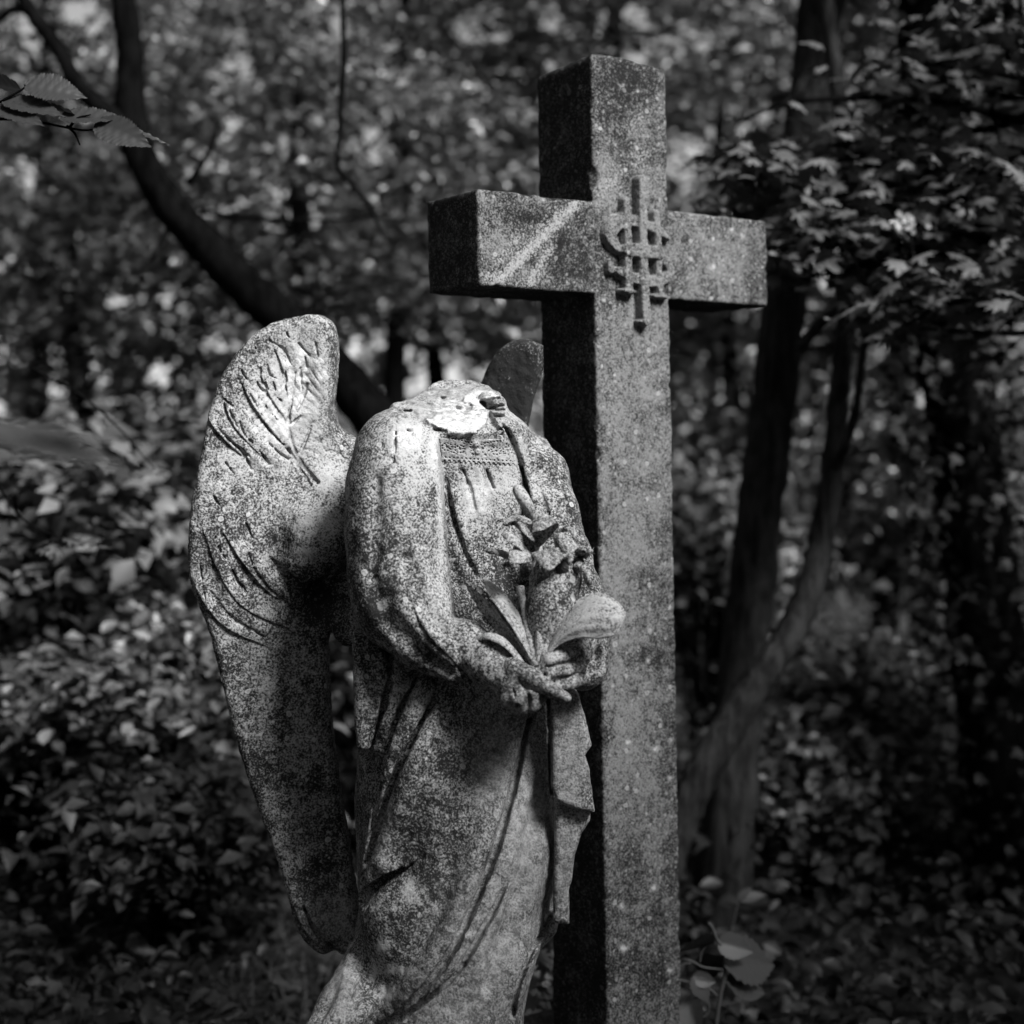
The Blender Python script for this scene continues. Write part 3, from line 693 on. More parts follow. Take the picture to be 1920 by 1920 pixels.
# wings
def wing(name, pxs, Y0, slope, xref, t, bumps, grooves, ridges, lo, hi, paint, extra=None, steps=()):
    W = Vol(lo, hi, .0022)
    Yw = lambda X: Y0 + slope * (X - xref)
    poly = []
    for a, b in pxs:
        Y = Y0
        for _ in range(4): Y = Yw((a - CX) / FPX * Y)
        q = P(a, b, Y); poly.append((q[0], q[2]))
    poly = smooth_path(poly + poly[:1], 4)[:-1]
    s, x, y, z = W.win(W.lo, W.lo + W.n * W.h)
    X2 = x[:, :, 0] + 0 * z[:, 0]; Z2 = z[:, 0] + 0 * x[:, :, 0]
    d2 = poly_sdf(poly, X2, Z2)
    rel = np.zeros_like(d2)
    for a, b, rx, ry, amp in bumps:
        q = P(a, b, Y0); k = Y0 / FPX
        rel += amp * np.exp(-((X2 - q[0]) / (rx * k)) ** 2 - ((Z2 - q[2]) / (ry * k)) ** 2)
    for pts, hgt, lam in steps:      # overlapping feather edges: raised on one side, falling away from the edge
        L = np.array([P(a_, b_, Y0)[[0, 2]] for a_, b_ in smooth_path(pts, 6)]); best = np.full(X2.shape, 9.0); sg = np.zeros(X2.shape); tt = np.zeros(X2.shape)
        for i in range(len(L) - 1):
            e = L[i + 1] - L[i]; wx, wz = X2 - L[i][0], Z2 - L[i][1]; tq = np.clip((wx * e[0] + wz * e[1]) / (e @ e), 0, 1)
            dd = np.hypot(wx - e[0] * tq, wz - e[1] * tq); cr = e[0] * wz - e[1] * wx; m_ = dd < best
            best = np.where(m_, dd, best); sg = np.where(m_, cr, sg); tt = np.where(m_, (i + tq) / (len(L) - 1), tt)
        rel += np.where(sg > 0, hgt * np.exp(-best / lam) * np.clip(best / .002, 0, 1), -.3 * hgt * np.exp(-best / (lam * .4))) * np.sin(np.pi * np.clip(tt, .04, .96)) ** .5
    r = .020
    q0 = (d2 + r)[:, None, :]; yc = Yw(x); q1 = np.maximum(yc - y - t - rel[:, None, :], y - yc - t) + r
    W.F[:] = np.clip(np.sqrt(np.maximum(q0, 0) ** 2 + np.maximum(q1, 0) ** 2) + np.minimum(np.maximum(q0, q1), 0) - r, -.06, .06)
    if extra: extra(W)
    for pts, rr, k, off in ridges: W.stroke(pts, rr, k, True, off)
    for pts, rr, k, off in grooves: W.stroke(pts, rr, k, False, off)
    W.noise(.0009, .018, 8); W.noise(.0006, .009, 9)
    V, Q = W.net(); V = relax(V, Q, 1, .3)
    if steps:                        # fine barbs branching from the quill of the upper wing
        px, py = proj(V); xr = np.interp(py, [600, 700, 760, 807, 862, 906, 960], [556, 553, 545, 541, 560, 596, 630])
        d = px - xr; gb = np.random.default_rng(2); ph = py - .95 * np.abs(d) + 5 * np.sin(d * .07 + py * .02) + 3 * np.sin(px * .11)
        w = np.exp(-(((px - 530) / 85) ** 2 + ((py - 745) / 125) ** 2) ** 2) * (1 - np.exp(-np.abs(d) / 8)) * (V[:, 1] < Yw(V[:, 0]))
        prof = np.abs(((ph / 17 + .25 * np.sin(d * .05)) % 1) - .5) * 2
        V[:, 1] += w * (.0028 * np.clip((.35 - prof) / .35, 0, 1) * (.5 + .5 * np.sin(px * .037 + py * .051)) - .0008 * prof)
    o = mesh(name, V, Q, M_STONE, angel)
    for nm, sp in paint.items(): put_attr(o, nm, blob(V, sp))
    return o
WL = [(578, 591), (608, 594), (628, 612), (634, 645), (632, 700), (628, 750), (634, 792), (652, 822), (690, 850), (700, 1000), (690, 1120), (655, 1190), (620, 1182), (617, 1250), (622, 1350), (631, 1420), (641, 1500), (655, 1580), (664, 1650), (678, 1715),
      (686, 1765), (672, 1786), (645, 1784), (628, 1776), (606, 1784), (578, 1766), (556, 1730), (545, 1688), (520, 1600), (490, 1520), (456, 1420), (424, 1300), (398, 1190), (376, 1130), (360, 1085), (357, 1020), (364, 940),
      (376, 880), (386, 820), (402, 750), (428, 690), (470, 636), (522, 604)]
gw = [.0009, .0022, .0016, .0008]
def wing_root(W):
    W.add(*W.chain([C(640, 850, 3.36, 34), C(630, 930, 3.33, 46), C(600, 1010, 3.30, 60), C(580, 1050, 3.30, 54)], ki=.03), .03)
    W.add(*W.chain([C(600, 900, 3.34, 26), C(560, 960, 3.33, 40), C(545, 1040, 3.33, 30)], ki=.03), .05)
    W.add(*W.chain([C(640, 1120, 3.33, 30), C(655, 1180, 3.30, 26), C(650, 1150, 3.30, 20)], ki=.02), .03)
wing("wing", WL, 3.355, .24, -.36, .036,
     [(560, 720, 48, 110, -.016), (500, 800, 60, 90, .006), (420, 960, 50, 160, .012), (480, 1000, 80, 110, .016), (470, 1150, 70, 60, .010), (540, 1350, 60, 200, .008), (620, 1560, 30, 120, -.010), (600, 1120, 40, 30, -.030), (600, 680, 18, 70, .006)],
     [([(596, 906), (560, 862), (541, 807), (545, 760), (553, 700)], [.004, .0030, .0024, .0016], .005, 0)] +
     [(p, gw, .003, 0) for p in (
         [(505, 639), (532, 656), (546, 684)], [(556, 639), (570, 655), (580, 667)], [(501, 684), (505, 701), (519, 711)], [(477, 708), (488, 728), (498, 735)], [(495, 708), (501, 728), (526, 751)],
         [(529, 673), (536, 708), (538, 732)], [(488, 746), (501, 766), (526, 797)], [(491, 787), (512, 814), (543, 842)], [(505, 832), (526, 852), (553, 869)], [(447, 783), (457, 814), (477, 835), (498, 862)],
         [(409, 804), (433, 828), (471, 859)], [(546, 763), (543, 783)], [(563, 780), (546, 797)], [(422, 749), (436, 763)], [(404, 1003), (409, 1024), (421, 1048)], [(374, 1055), (385, 1124)], [(470, 640), (484, 660)], [(562, 690), (566, 730)], [(450, 690), (462, 712)],
         [(536, 622), (545, 640)], [(590, 640), (596, 668)], [(516, 660), (530, 680), (534, 700)], [(463, 730), (476, 752), (484, 775)], [(512, 716), (520, 740), (540, 770)], [(430, 770), (444, 800)],
         [(520, 820), (545, 850), (565, 880)], [(575, 720), (566, 750), (552, 780)], [(583, 800), (572, 830), (562, 850)], [(470, 820), (490, 850), (505, 872)], [(545, 860), (570, 890), (585, 915)],
         [(440, 830), (462, 860), (470, 880)], [(488, 690), (490, 712)], [(570, 660), (575, 690)], [(416, 860), (440, 890)], [(460, 980), (474, 1010)], [(430, 1060), (446, 1090), (470, 1120)], [(400, 930), (412, 950)])] +
     [([(464, 1038), (488, 1086), (526, 1124), (570, 1145)], [.001, .0026, .0026, .001], .006, 0), ([(510, 1050), (536, 1077), (574, 1096), (628, 1090)], [.002, .008, .012, .014], .008, .002),
      ([(381, 1086), (409, 1131), (443, 1165), (495, 1194)], [.001, .0026, .0026, .001], .006, 0), ([(568, 1700), (588, 1741), (622, 1778)], [.003, .005, .005], .004, 0), ([(628, 1778), (650, 1787)], [.004, .004], .003, 0),
      ([(600, 1100), (625, 1140), (640, 1175)], [.016, .018, .014], .015, -.004)],
     [([(420, 790), (450, 830), (500, 880)], [.004, .007, .004], .014, .002), ([(455, 770), (478, 820), (520, 868)], [.003, .006, .003], .012, .002), ([(500, 755), (520, 800), (555, 850)], [.003, .006, .003], .012, .002),
      ([(510, 700), (520, 730), (535, 760)], [.003, .006, .003], .012, .002), ([(550, 650), (556, 680), (560, 720)], [.003, .006, .003], .012, .002), ([(410, 1060), (440, 1130), (490, 1180)], [.004, .010, .004], .02, .004), ([(460, 1030), (500, 1090), (560, 1130)], [.004, .010, .006], .02, .004)],
     (-.72, 3.14, .60), (-.26, 3.44, 2.0),
     dict(pale=[(560, 720, 50, 110, .85), (520, 790, 60, 80, .75), (600, 700, 24, 60, .7), (560, 620, 50, 20, .3), (600, 985, 50, 40, .6), (615, 880, 30, 50, .5), (580, 1040, 40, 20, .35), (500, 860, 70, 30, .35)],
          crust_shade=[(440, 680, 40, 60, .6), (470, 640, 50, 26, .5), (620, 770, 16, 50, .7), (628, 690, 8, 60, .5), (560, 600, 60, 14, .4), (610, 1150, 40, 60, .9), (590, 1090, 70, 40, .5), (600, 1420, 40, 140, .15), (610, 1600, 40, 90, .15), (400, 1060, 40, 60, .2)],  # crust, plus shade painted into the root hollow beside the body
          clean=[(560, 740, 60, 130, .55), (620, 1720, 60, 60, .4)]), wing_root,
     [([(404, 1000), (425, 1060), (470, 1130), (560, 1180)], .009, .03), ([(440, 1000), (470, 1050), (520, 1110), (590, 1145)], .010, .03), ([(376, 1075), (405, 1130), (445, 1172), (510, 1205)], .008, .025),
      ([(400, 780), (430, 820), (475, 862)], .009, .02), ([(430, 740), (452, 800), (505, 860)], .009, .02), ([(462, 715), (490, 770), (535, 830)], .009, .018), ([(490, 680), (512, 740), (540, 785)], .008, .016),
      ([(520, 650), (538, 700), (546, 750)], .008, .014), ([(500, 900), (450, 960), (420, 1010)], .004, .03), ([(556, 1690), (580, 1735), (618, 1780)], .008, .02)])
WR = [(1019, 648), (985, 636), (950, 645), (922, 675), (907, 708), (896, 740), (890, 800), (900, 880), (960, 930), (1000, 900), (990, 810), (1000, 750), (1016, 700)]
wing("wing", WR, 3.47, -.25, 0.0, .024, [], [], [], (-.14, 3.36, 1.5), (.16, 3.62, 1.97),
     dict(pale=[(950, 660, 40, 20, .2)], crust_shade=[(960, 740, 120, 180, 1.5)], clean=[(0, 0, 1, 1, 0)]))  # far wing toned dark all over to hold down its lit rim

# ------------------------------------------------------------------ lace yoke of the gown and the carved lilies
def hits(px, py):
    """depth of the sculpture at many photo pixels at once"""
    sh = px.shape; px, py = px.ravel(), py.ravel()
    ys = np.arange(2.86, 3.45, .0015); out = np.full(len(px), np.nan)
    for a in range(0, len(px), 2000):
        X = (px[a:a + 2000, None] - CX) / FPX * ys; Z = HC + (HY - py[a:a + 2000, None]) / FPX * ys
        i = np.stack([np.round((X - B.lo[0]) / B.h), np.round((ys[None] - B.lo[1]) / B.h) + 0 * X, np.round((Z - B.lo[2]) / B.h)], -1).astype(int)
        i = np.clip(i, 0, B.n - 1); f = B.F[i[..., 0], i[..., 1], i[..., 2]] < 0
        k = f.argmax(1); out[a:a + 2000] = np.where(f.any(1), ys[k], np.nan)
    return out.reshape(sh)
def blur(a, n):
    k = np.ones(2 * n + 1) / (2 * n + 1)
    for ax in (0, 1):
        p = np.pad(a, [(n, n) if i == ax else (0, 0) for i in (0, 1)], 'edge')
        a = np.apply_along_axis(lambda v: np.convolve(v, k, 'valid'), ax, p)
    return a
nu, nv = 172, 62
gu, gv = np.meshgrid(np.linspace(0, 1, nu), np.linspace(0, 1, nv))
lx = 822 + gu * 158 + gv * 6; ly = (820 + 16 * gu - 14 * gu ** 2 * 1.3) * (1 - gv) + (866 + 9 * gu) * gv
Yl = hits(lx, ly); Yl = np.where(np.isnan(Yl), np.nanmean(Yl), Yl); Yl = blur(blur(Yl, 5), 4) - .0035
hole = np.zeros_like(lx)
def dot(x, y, r, d):
    global hole
    hole = np.maximum(hole, d * np.clip((r - np.hypot(lx - x, ly - y)) / 1.2, 0, 1))
g_ = np.random.default_rng(3)
for i in range(17): dot(824 + i * 9.2, 863.5 + i * .55, 2.9, .006)
for i in range(20): dot(828 + i * 7.6, 857 + i * .45, 1.9, .004)
for i in range(11): dot(824 + i * 6, 818.5 + i * 1.1, 1.9, .005)
for i in range(9): dot(908 + i * 6, 831 - i * .9, 1.8, .005)
for cx_, cy_ in ((838, 838), (862, 842), (930, 846), (952, 845)):
    for k in range(9): dot(cx_ + 9 * math.cos(k * .7), cy_ + 7 * math.sin(k * .7), 1.7, .0045)
    dot(cx_, cy_, 2.4, .005)
for i in range(9): dot(853 + i * 4.2, 834 + 5 * math.sin(i * .9), 1.6, .004)
for i in range(46): dot(g_.uniform(824, 972), g_.uniform(828, 856), g_.uniform(1.2, 2.0), .0035)
for x, y in ((884, 840), (905, 841), (886, 852), (910, 853)): dot(x, y, 2.6, .006)
for x, y in ((894, 834), (896, 847)): hole -= .004 * np.clip((6.5 - np.hypot(lx - x, ly - y)) / 3, 0, 1)
edge_in = np.clip(np.minimum(np.minimum(gu, 1 - gu) * nu, np.minimum(gv, 1 - gv) * nv) / 2.0, 0, 1)
Yl = Yl + hole + (1 - edge_in) * .008
LV = np.stack([(lx - CX) / FPX * Yl, Yl, HC + (HY - ly) / FPX * Yl], -1).reshape(-1, 3)
jj, ii = np.meshgrid(np.arange(nv - 1), np.arange(nu - 1), indexing='ij'); a_ = (jj * nu + ii).ravel()
lace = mesh("lace_collar", LV, np.stack([a_, a_ + nu, a_ + nu + 1, a_ + 1], -1), M_STONE, angel)
put_attr(lace, "pale", np.full(len(LV), .45)); put_attr(lace, "clean", np.full(len(LV), .35)); put_attr(lace, "crust_shade", (hole > .002).ravel() * 1.0)  # dark tone follows the pierced holes

lily = bpy.data.objects.new("lily_bunch", None); sc.collection.objects.link(lily); lily.parent = angel; lily.empty_display_size = .05
lily.location = Vector(P(1015, 1250, 2.9)) - angel.location
def ribbon(name, spine, widths, cup=.25, thick=.006, curl=None, twist=None, mat=None, n=14, m=7, ext=None, seed=0, wave=0.0):
    """a carved petal or leaf: a cupped sheet with real thickness along a spine of (px, py, Y)"""
    s = smooth_path([P(*q) for q in spine], n); w = np.interp(np.linspace(0, 1, len(s)), np.linspace(0, 1, len(widths)), widths) / FPX * 2.95
    T = np.gradient(s, axis=0); T /= np.linalg.norm(T, axis=1)[:, None]
    tw = np.interp(np.linspace(0, 1, len(s)), np.linspace(0, 1, len(twist or [0, 0])), twist or [0, 0])
    view = np.array((0, -1.0, .15)); A = np.cross(T, view); A /= np.linalg.norm(A, axis=1)[:, None] + 1e-9; N = np.cross(A, T); N *= np.sign((N @ view))[:, None]
    A2 = A * np.cos(tw)[:, None] + N * np.sin(tw)[:, None]; N2 = -A * np.sin(tw)[:, None] + N * np.cos(tw)[:, None]
    e = np.linspace(-1, 1, m); rows = len(s)
    tt = np.linspace(0, 1, rows)
    off = cup * w[:, None] * (e[None] ** 2 - .3) + wave * w[:, None] * np.sin(tt * 9 + seed)[:, None] * np.abs(e[None])
    F = s[:, None] + A2[:, None] * (w[:, None] * e[None])[..., None] + N2[:, None] * off[..., None]
    th = thick * (1 - .6 * np.abs(e[None]) ** 3) * np.clip(np.minimum(tt, 1 - tt) * 8 + .35, 0, 1)[:, None]
    Bk = F - N2[:, None] * th[..., None] * 2
    V = np.vstack([F.reshape(-1, 3), Bk.reshape(-1, 3)]); k = rows * m
    i, j = np.meshgrid(np.arange(rows - 1), np.arange(m - 1), indexing='ij'); a = (i * m + j).ravel()
    Q = [np.stack([a, a + 1, a + m + 1, a + m], -1), np.stack([a, a + m, a + m + 1, a + 1], -1) + k]
    b = np.arange(rows - 1) * m; Q += [np.stack([b, b + m, b + m + k, b + k], -1), np.stack([b + m - 1, b + m - 1 + k, b + 2 * m - 1 + k, b + 2 * m - 1], -1)]
    c = np.arange(m - 1); Q += [np.stack([c, c + k, c + 1 + k, c + 1], -1), np.stack([c, c + 1, c + 1 + k, c + k], -1) + (rows - 1) * m * np.array([1, 1, 1, 1])]
    return V, np.vstack(Q)
def grow(name, parts, parent, paint=(.25, 0, 0)):
    bag = Bag()
    for kw in parts: bag.add(*ribbon(name, **kw))
    o = bag.build(name, M_LILY, parent)
    for nm, v in zip(("pale", "crust_shade", "clean"), paint): put_attr(o, nm, np.full(len(o.data.vertices), v))
    return o
def loft(A, Bc, bulge=.0, thick=.006, n=14, m=15, rough=.0003, seed=0, ribs=0, conv=.85):
    """a carved sheet between two margins given as (px, py, Y) lines, bulging towards the viewer"""
    a = smooth_path([P(*q) for q in A], n); b = smooth_path([P(*q) for q in Bc], n)
    t = np.linspace(0, 1, len(a)); b = np.stack([np.interp(t, np.linspace(0, 1, len(b)), b[:, i]) for i in range(3)], -1)
    cv = (np.clip((t - .7) / .3, 0, 1) ** 2 * conv)[:, None]; mid = (a + b) / 2; a = a * (1 - cv) + mid * cv; b = b * (1 - cv) + mid * cv
    e = np.linspace(0, 1, m); F = a[:, None] * (1 - e)[None, :, None] + b[:, None] * e[None, :, None]
    F = F + np.array((0, -1, .2)) * (bulge * np.sin(np.pi * e)[None] * np.sin(np.pi * np.clip(t * .9 + .08, 0, 1))[:, None])[..., None]
    if ribs: F = F + np.array((0, -1, .2)) * (.0009 * np.cos(e * ribs * 2 * np.pi)[None] * np.sin(np.pi * t)[:, None])[..., None]
    F = F + np.random.default_rng(seed).normal(0, rough, F.shape)
    Tu = np.gradient(F, axis=0); Tv = np.gradient(F, axis=1); N = np.cross(Tu, Tv); N /= np.linalg.norm(N, axis=2)[..., None] + 1e-9
    N *= np.sign((N * np.array((0, -1, .1))).sum(-1))[..., None]
    th = thick * (.45 + .55 * np.sin(np.pi * e)[None]) * np.clip(np.minimum(t, 1 - t) * 8 + .3, 0, 1)[:, None]
    Bk = F - N * th[..., None]; rows = len(a); k = rows * m; V = np.vstack([F.reshape(-1, 3), Bk.reshape(-1, 3)])
    i, j = np.meshgrid(np.arange(rows - 1), np.arange(m - 1), indexing='ij'); q = (i * m + j).ravel()
    Q = [np.stack([q, q + 1, q + m + 1, q + m], -1), np.stack([q, q + m, q + m + 1, q + 1], -1) + k]
    r = np.arange(rows - 1) * m; Q += [np.stack([r, r + m, r + m + k, r + k], -1), np.stack([r + m - 1, r + m - 1 + k, r + 2 * m - 1 + k, r + 2 * m - 1], -1)]
    cc = np.arange(m - 1); Q += [np.stack([cc, cc + k, cc + 1 + k, cc + 1], -1), np.stack([cc, cc + 1, cc + 1 + k, cc + k], -1) + (rows - 1) * m]
    return V, np.vstack(Q)
def lofts(name, parts, parent, paint=(.25, 0, 0)):
    if name == 'leaf': parts = [dict(kw, conv=0, rough=.00015) for kw in parts]
    bag = Bag()
    for i, kw in enumerate(parts): bag.add(*loft(seed=i, **kw))
    o = bag.build(name, M_LILY, parent, smooth=name == 'leaf')
    for nm, v in zip(("pale", "crust_shade", "clean"), paint): put_attr(o, nm, np.full(len(o.data.vertices), v))
    return o
h0 = (1010, 1026, 2.973)
lofts("flower", [
    # back petals, their rims curling over
    dict(A=[h0, (984, 1001, 2.953), (960, 982, 2.933), (940, 990, 2.928)], Bc=[h0, (999, 982, 2.953), (973, 968, 2.943), (947, 974, 2.938)], bulge=-.008, thick=.006),
    dict(A=[(947, 973, 2.938), (973, 966, 2.938), (999, 977, 2.938)], Bc=[(945, 982, 2.923), (972, 976, 2.920), (999, 986, 2.923)], bulge=.004, thick=.007),
    dict(A=[h0, (997, 995, 2.938), (999, 980, 2.913), (1006, 976, 2.898)], Bc=[h0, (1031, 1005, 2.938), (1047, 985, 2.918), (1037, 967, 2.923)], bulge=-.012, thick=.006),
    dict(A=[(999, 976, 2.913), (1020, 964, 2.923), (1046, 972, 2.928)], Bc=[(999, 998, 2.888), (1012, 995, 2.881), (1037, 987, 2.898)], bulge=.007, thick=.006),
    # side petal lying over, with its pointed neighbour
    dict(A=[(997, 1041, 2.928), (973, 1010, 2.918), (952, 996, 2.913), (938, 996, 2.913)], Bc=[(995, 1046, 2.918), (973, 1027, 2.893), (953, 1015, 2.888), (941, 1008, 2.903)], bulge=.005, thick=.006),
    dict(A=[(957, 1036, 2.943), (936, 1030, 2.923), (909, 1031, 2.928)], Bc=[(953, 1049, 2.933), (932, 1042, 2.913), (909, 1033, 2.926)], bulge=.006, thick=.007),
    # front petals drooping towards the viewer
    dict(A=[(1002, 1044, 2.923), (980, 1028, 2.913), (960, 1021, 2.903)], Bc=[(1002, 1051, 2.913), (974, 1056, 2.878), (951, 1051, 2.883)], bulge=.007, thick=.006),
    dict(A=[(997, 1036, 2.918), (1022, 1031, 2.908), (1046, 1026, 2.900), (1055, 1041, 2.888)], Bc=[(999, 1041, 2.908), (1014, 1059, 2.873), (1031, 1069, 2.860), (1052, 1056, 2.873)], bulge=.008, thick=.006),
    dict(A=[(1037, 1010, 2.938), (1048, 998, 2.933), (1067, 1005, 2.928), (1086, 1023, 2.923)], Bc=[(1041, 1026, 2.923), (1054, 1036, 2.903), (1071, 1038, 2.898), (1086, 1026, 2.918)], bulge=.008, thick=.006),
    dict(A=[(1050, 992, 2.953), (1062, 987, 2.943), (1079, 995, 2.933), (1083, 1013, 2.928)], Bc=[(1054, 999, 2.948), (1063, 996, 2.933), (1073, 1004, 2.923), (1077, 1015, 2.923)], bulge=.004, thick=.006)], lily, (.12, .25, 0))
lofts("flower", [   # a second bloom behind, its cup turned down into the hollow
    dict(A=[(1006, 1034, 2.97), (984, 1052, 2.95), (968, 1076, 2.945)], Bc=[(1010, 1036, 2.965), (1000, 1066, 2.935), (984, 1092, 2.94)], bulge=.007, thick=.007),
    dict(A=[(1008, 1036, 2.965), (1010, 1066, 2.935), (1000, 1098, 2.94)], Bc=[(1020, 1036, 2.965), (1034, 1066, 2.935), (1030, 1096, 2.945)], bulge=.008, thick=.007),
    dict(A=[(1020, 1036, 2.965), (1040, 1062, 2.935), (1044, 1090, 2.945)], Bc=[(1034, 1030, 2.965), (1060, 1052, 2.935), (1072, 1076, 2.945)], bulge=.007, thick=.007)], lily, (-.3, .9, 0))  # tone darkened to paint in the shade of the hollow
h1 = (1086, 1046, 2.985)
lofts("flower", [
    dict(A=[h1, (1074, 1032, 2.955), (1078, 1022, 2.94)], Bc=[h1, (1098, 1038, 2.945), (1102, 1026, 2.935)], bulge=.010, thick=.010),
    dict(A=[h1, (1100, 1030, 2.955), (1110, 1026, 2.945)], Bc=[h1, (1104, 1042, 2.94), (1113, 1038, 2.94)], bulge=.006, thick=.010),
    dict(A=[h1, (1078, 1056, 2.95), (1074, 1068, 2.945)], Bc=[h1, (1098, 1062, 2.945), (1092, 1080, 2.945)], bulge=.008, thick=.009),
    dict(A=[(1066, 1034, 2.955), (1060, 1046, 2.94), (1052, 1058, 2.945)], Bc=[(1078, 1040, 2.95), (1072, 1054, 2.935), (1062, 1066, 2.945)], bulge=.006, thick=.008),
    dict(A=[(1092, 1060, 2.97), (1094, 1082, 2.96), (1100, 1104, 2.96)], Bc=[(1106, 1064, 2.965), (1108, 1084, 2.95), (1112, 1100, 2.955)], bulge=.005, thick=.010)], lily, (.1, .3, 0))
bud = Bag()
q = [P(966, 911, 2.985), P(972, 920, 2.972), P(984, 940, 2.968), (P(996, 960, 2.975)), P(1006, 980, 2.985), P(1009, 1000, 2.99)]
bud.tube(smooth_path(q, 5), [.002, .011, .0125, .011, .008, .005, .005], 12)
bo = bud.build("bud", M_LILY, lily); put_attr(bo, "pale", np.full(len(bo.data.vertices), .2))
st = Bag()
for a in ([(1010, 1030, 2.985), (1012, 1080, 2.955), (1012, 1160, 2.925), (1012, 1250, 2.905)], [(1082, 1046, 2.99), (1060, 1110, 2.955), (1030, 1180, 2.925), (1016, 1252, 2.905)], [(1009, 1000, 2.99), (1012, 1100, 2.965), (1014, 1252, 2.91)], [(975, 1100, 2.97), (990, 1180, 2.935), (1006, 1250, 2.905)]):
    st.tube(smooth_path([P(*k) for k in a], 7), [.008, .007, .008, .010], 9, .12, 5)
for k in range(34):     # crumbs of lichen and broken stamens caught between the stems
    t = g_.uniform(); p_ = P(960 + 34 * t + g_.normal(0, 5), 1105 + 50 * t + g_.normal(0, 5), 2.975 + g_.normal(0, .006)); st.tube([p_, p_ + g_.normal(0, .004, 3)], [.003, .0025], 6)
so_ = st.build("stem", M_LILY, lily); put_attr(so_, "pale", np.full(len(so_.data.vertices), .15))
lofts("leaf", [dict(A=[(1002, 1248, 2.905), (972, 1205, 2.925), (938, 1160, 2.935), (906, 1122, 2.95), (872, 1092, 2.975)], Bc=[(996, 1252, 2.91), (960, 1214, 2.945), (922, 1172, 2.965), (892, 1132, 2.975), (872, 1094, 2.98)], bulge=-.008, thick=.008),
               dict(A=[(1003, 1247, 2.903), (976, 1204, 2.918), (944, 1160, 2.925), (912, 1120, 2.945), (873, 1091, 2.972)], Bc=[(1004, 1244, 2.915), (984, 1204, 2.94), (956, 1164, 2.955), (926, 1128, 2.965), (874, 1091, 2.98)], bulge=-.010, thick=.008)], lily, (.2, .15, 0))
lofts("leaf", [dict(A=[(1006, 1246, 2.910), (996, 1210, 2.935), (984, 1172, 2.945), (960, 1130, 2.955), (930, 1098, 2.965), (905, 1080, 2.985)], Bc=[(1002, 1248, 2.905), (982, 1212, 2.905), (960, 1176, 2.91), (934, 1140, 2.925), (914, 1112, 2.945), (904, 1081, 2.98)], bulge=.012, thick=.010, m=17, ribs=3)], lily)
lofts("leaf", [dict(A=[(990, 1252, 2.91), (970, 1222, 2.915), (946, 1196, 2.92), (918, 1186, 2.925), (890, 1194, 2.94)], Bc=[(986, 1256, 2.905), (962, 1230, 2.90), (940, 1210, 2.90), (916, 1200, 2.91), (892, 1202, 2.935)], bulge=.006, thick=.008)], lily)
lofts("leaf", [dict(A=[(1012, 1246, 2.905), (1044, 1178, 2.918), (1086, 1134, 2.91), (1128, 1120, 2.89), (1156, 1134, 2.878), (1173, 1151, 2.876)], Bc=[(1014, 1250, 2.90), (1046, 1212, 2.892), (1086, 1197, 2.872), (1126, 1198, 2.862), (1156, 1188, 2.862), (1174, 1153, 2.874)], bulge=.016, thick=.009, n=10, m=23, ribs=4),
               dict(A=[(1011, 1244, 2.915), (1038, 1176, 2.945), (1078, 1128, 2.945), (1120, 1112, 2.93), (1152, 1124, 2.905), (1173, 1150, 2.88)], Bc=[(1012, 1247, 2.903), (1044, 1180, 2.914), (1086, 1137, 2.905), (1128, 1124, 2.886), (1156, 1137, 2.875), (1173, 1152, 2.875)], bulge=-.012, thick=.008)], lily)

# ------------------------------------------------------------------ the wood
HOLES = ((175, 45, 48), (700, 275, 70), (980, 215, 40), (1285, 80, 60), (1290, 310, 90), (1560, 480, 70), (1440, 560, 60), (1035, 45, 40), (560, 410, 60), (60, 330, 50), (120, 860, 60), (300, 700, 40), (830, 690, 70), (1370, 740, 50), (880, 420, 50), (1480, 330, 40), (440, 130, 60), (900, 60, 70), (620, 60, 50), (60, 60, 50), (1180, 30, 40))   # thin places in the canopy
_h = np.random.default_rng(77)
HOLES += tuple((_h.uniform(0, 1500) if k % 4 else _h.uniform(1250, 1900), 950 * _h.uniform() ** 1.3, _h.uniform(9, 24)) for k in range(230))
M_LEAF_D = leaf_material("leaf_dark", .038); M_LEAF_M = leaf_material("leaf_mid", .11); M_LEAF_L = leaf_material("leaf_light", .15, .5); M_BUSH_M = leaf_material("bush_mid", .06, .8, .4, .45); M_BUSH_D = leaf_material('bush_dim', .06, .8, .5, .3); M_BUSH_L = leaf_material("bush_light", .065, .8, .4, .45); M_FLOOR = leaf_material("leaf_floor", .02, .8, .5, .35)  # light, dark and floor tones stand in for sunlit and shaded leaves
M_NEAR = leaf_material("leaf_near", .07, .3, .5, .4)
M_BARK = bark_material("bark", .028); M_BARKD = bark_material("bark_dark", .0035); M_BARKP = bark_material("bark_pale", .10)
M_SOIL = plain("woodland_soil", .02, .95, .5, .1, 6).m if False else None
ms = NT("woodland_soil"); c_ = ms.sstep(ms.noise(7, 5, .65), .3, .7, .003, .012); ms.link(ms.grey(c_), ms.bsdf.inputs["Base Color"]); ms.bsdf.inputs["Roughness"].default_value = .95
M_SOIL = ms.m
M_BLOSSOM = plain("blossom", .5).m
def ground_z(x, y):
    return np.where(y > 5, .05 * (y - 5), 0) + .05 * np.sin(x * 1.3 + 1) * np.sin(y * .9) * np.clip((y - 3) / 3, 0, 1) + .03 * np.sin(3.1 * x + y)
gx, gy = np.meshgrid(np.concatenate([[-60, -25], np.linspace(-12, 12, 70), [25, 60]]), np.concatenate([[-40, -15], np.linspace(-4, 22, 76), [35, 60, 90]]))
GV = np.stack([gx, gy, np.clip(ground_z(gx, np.minimum(gy, 24)), -1, 3) - .02], -1).reshape(-1, 3)
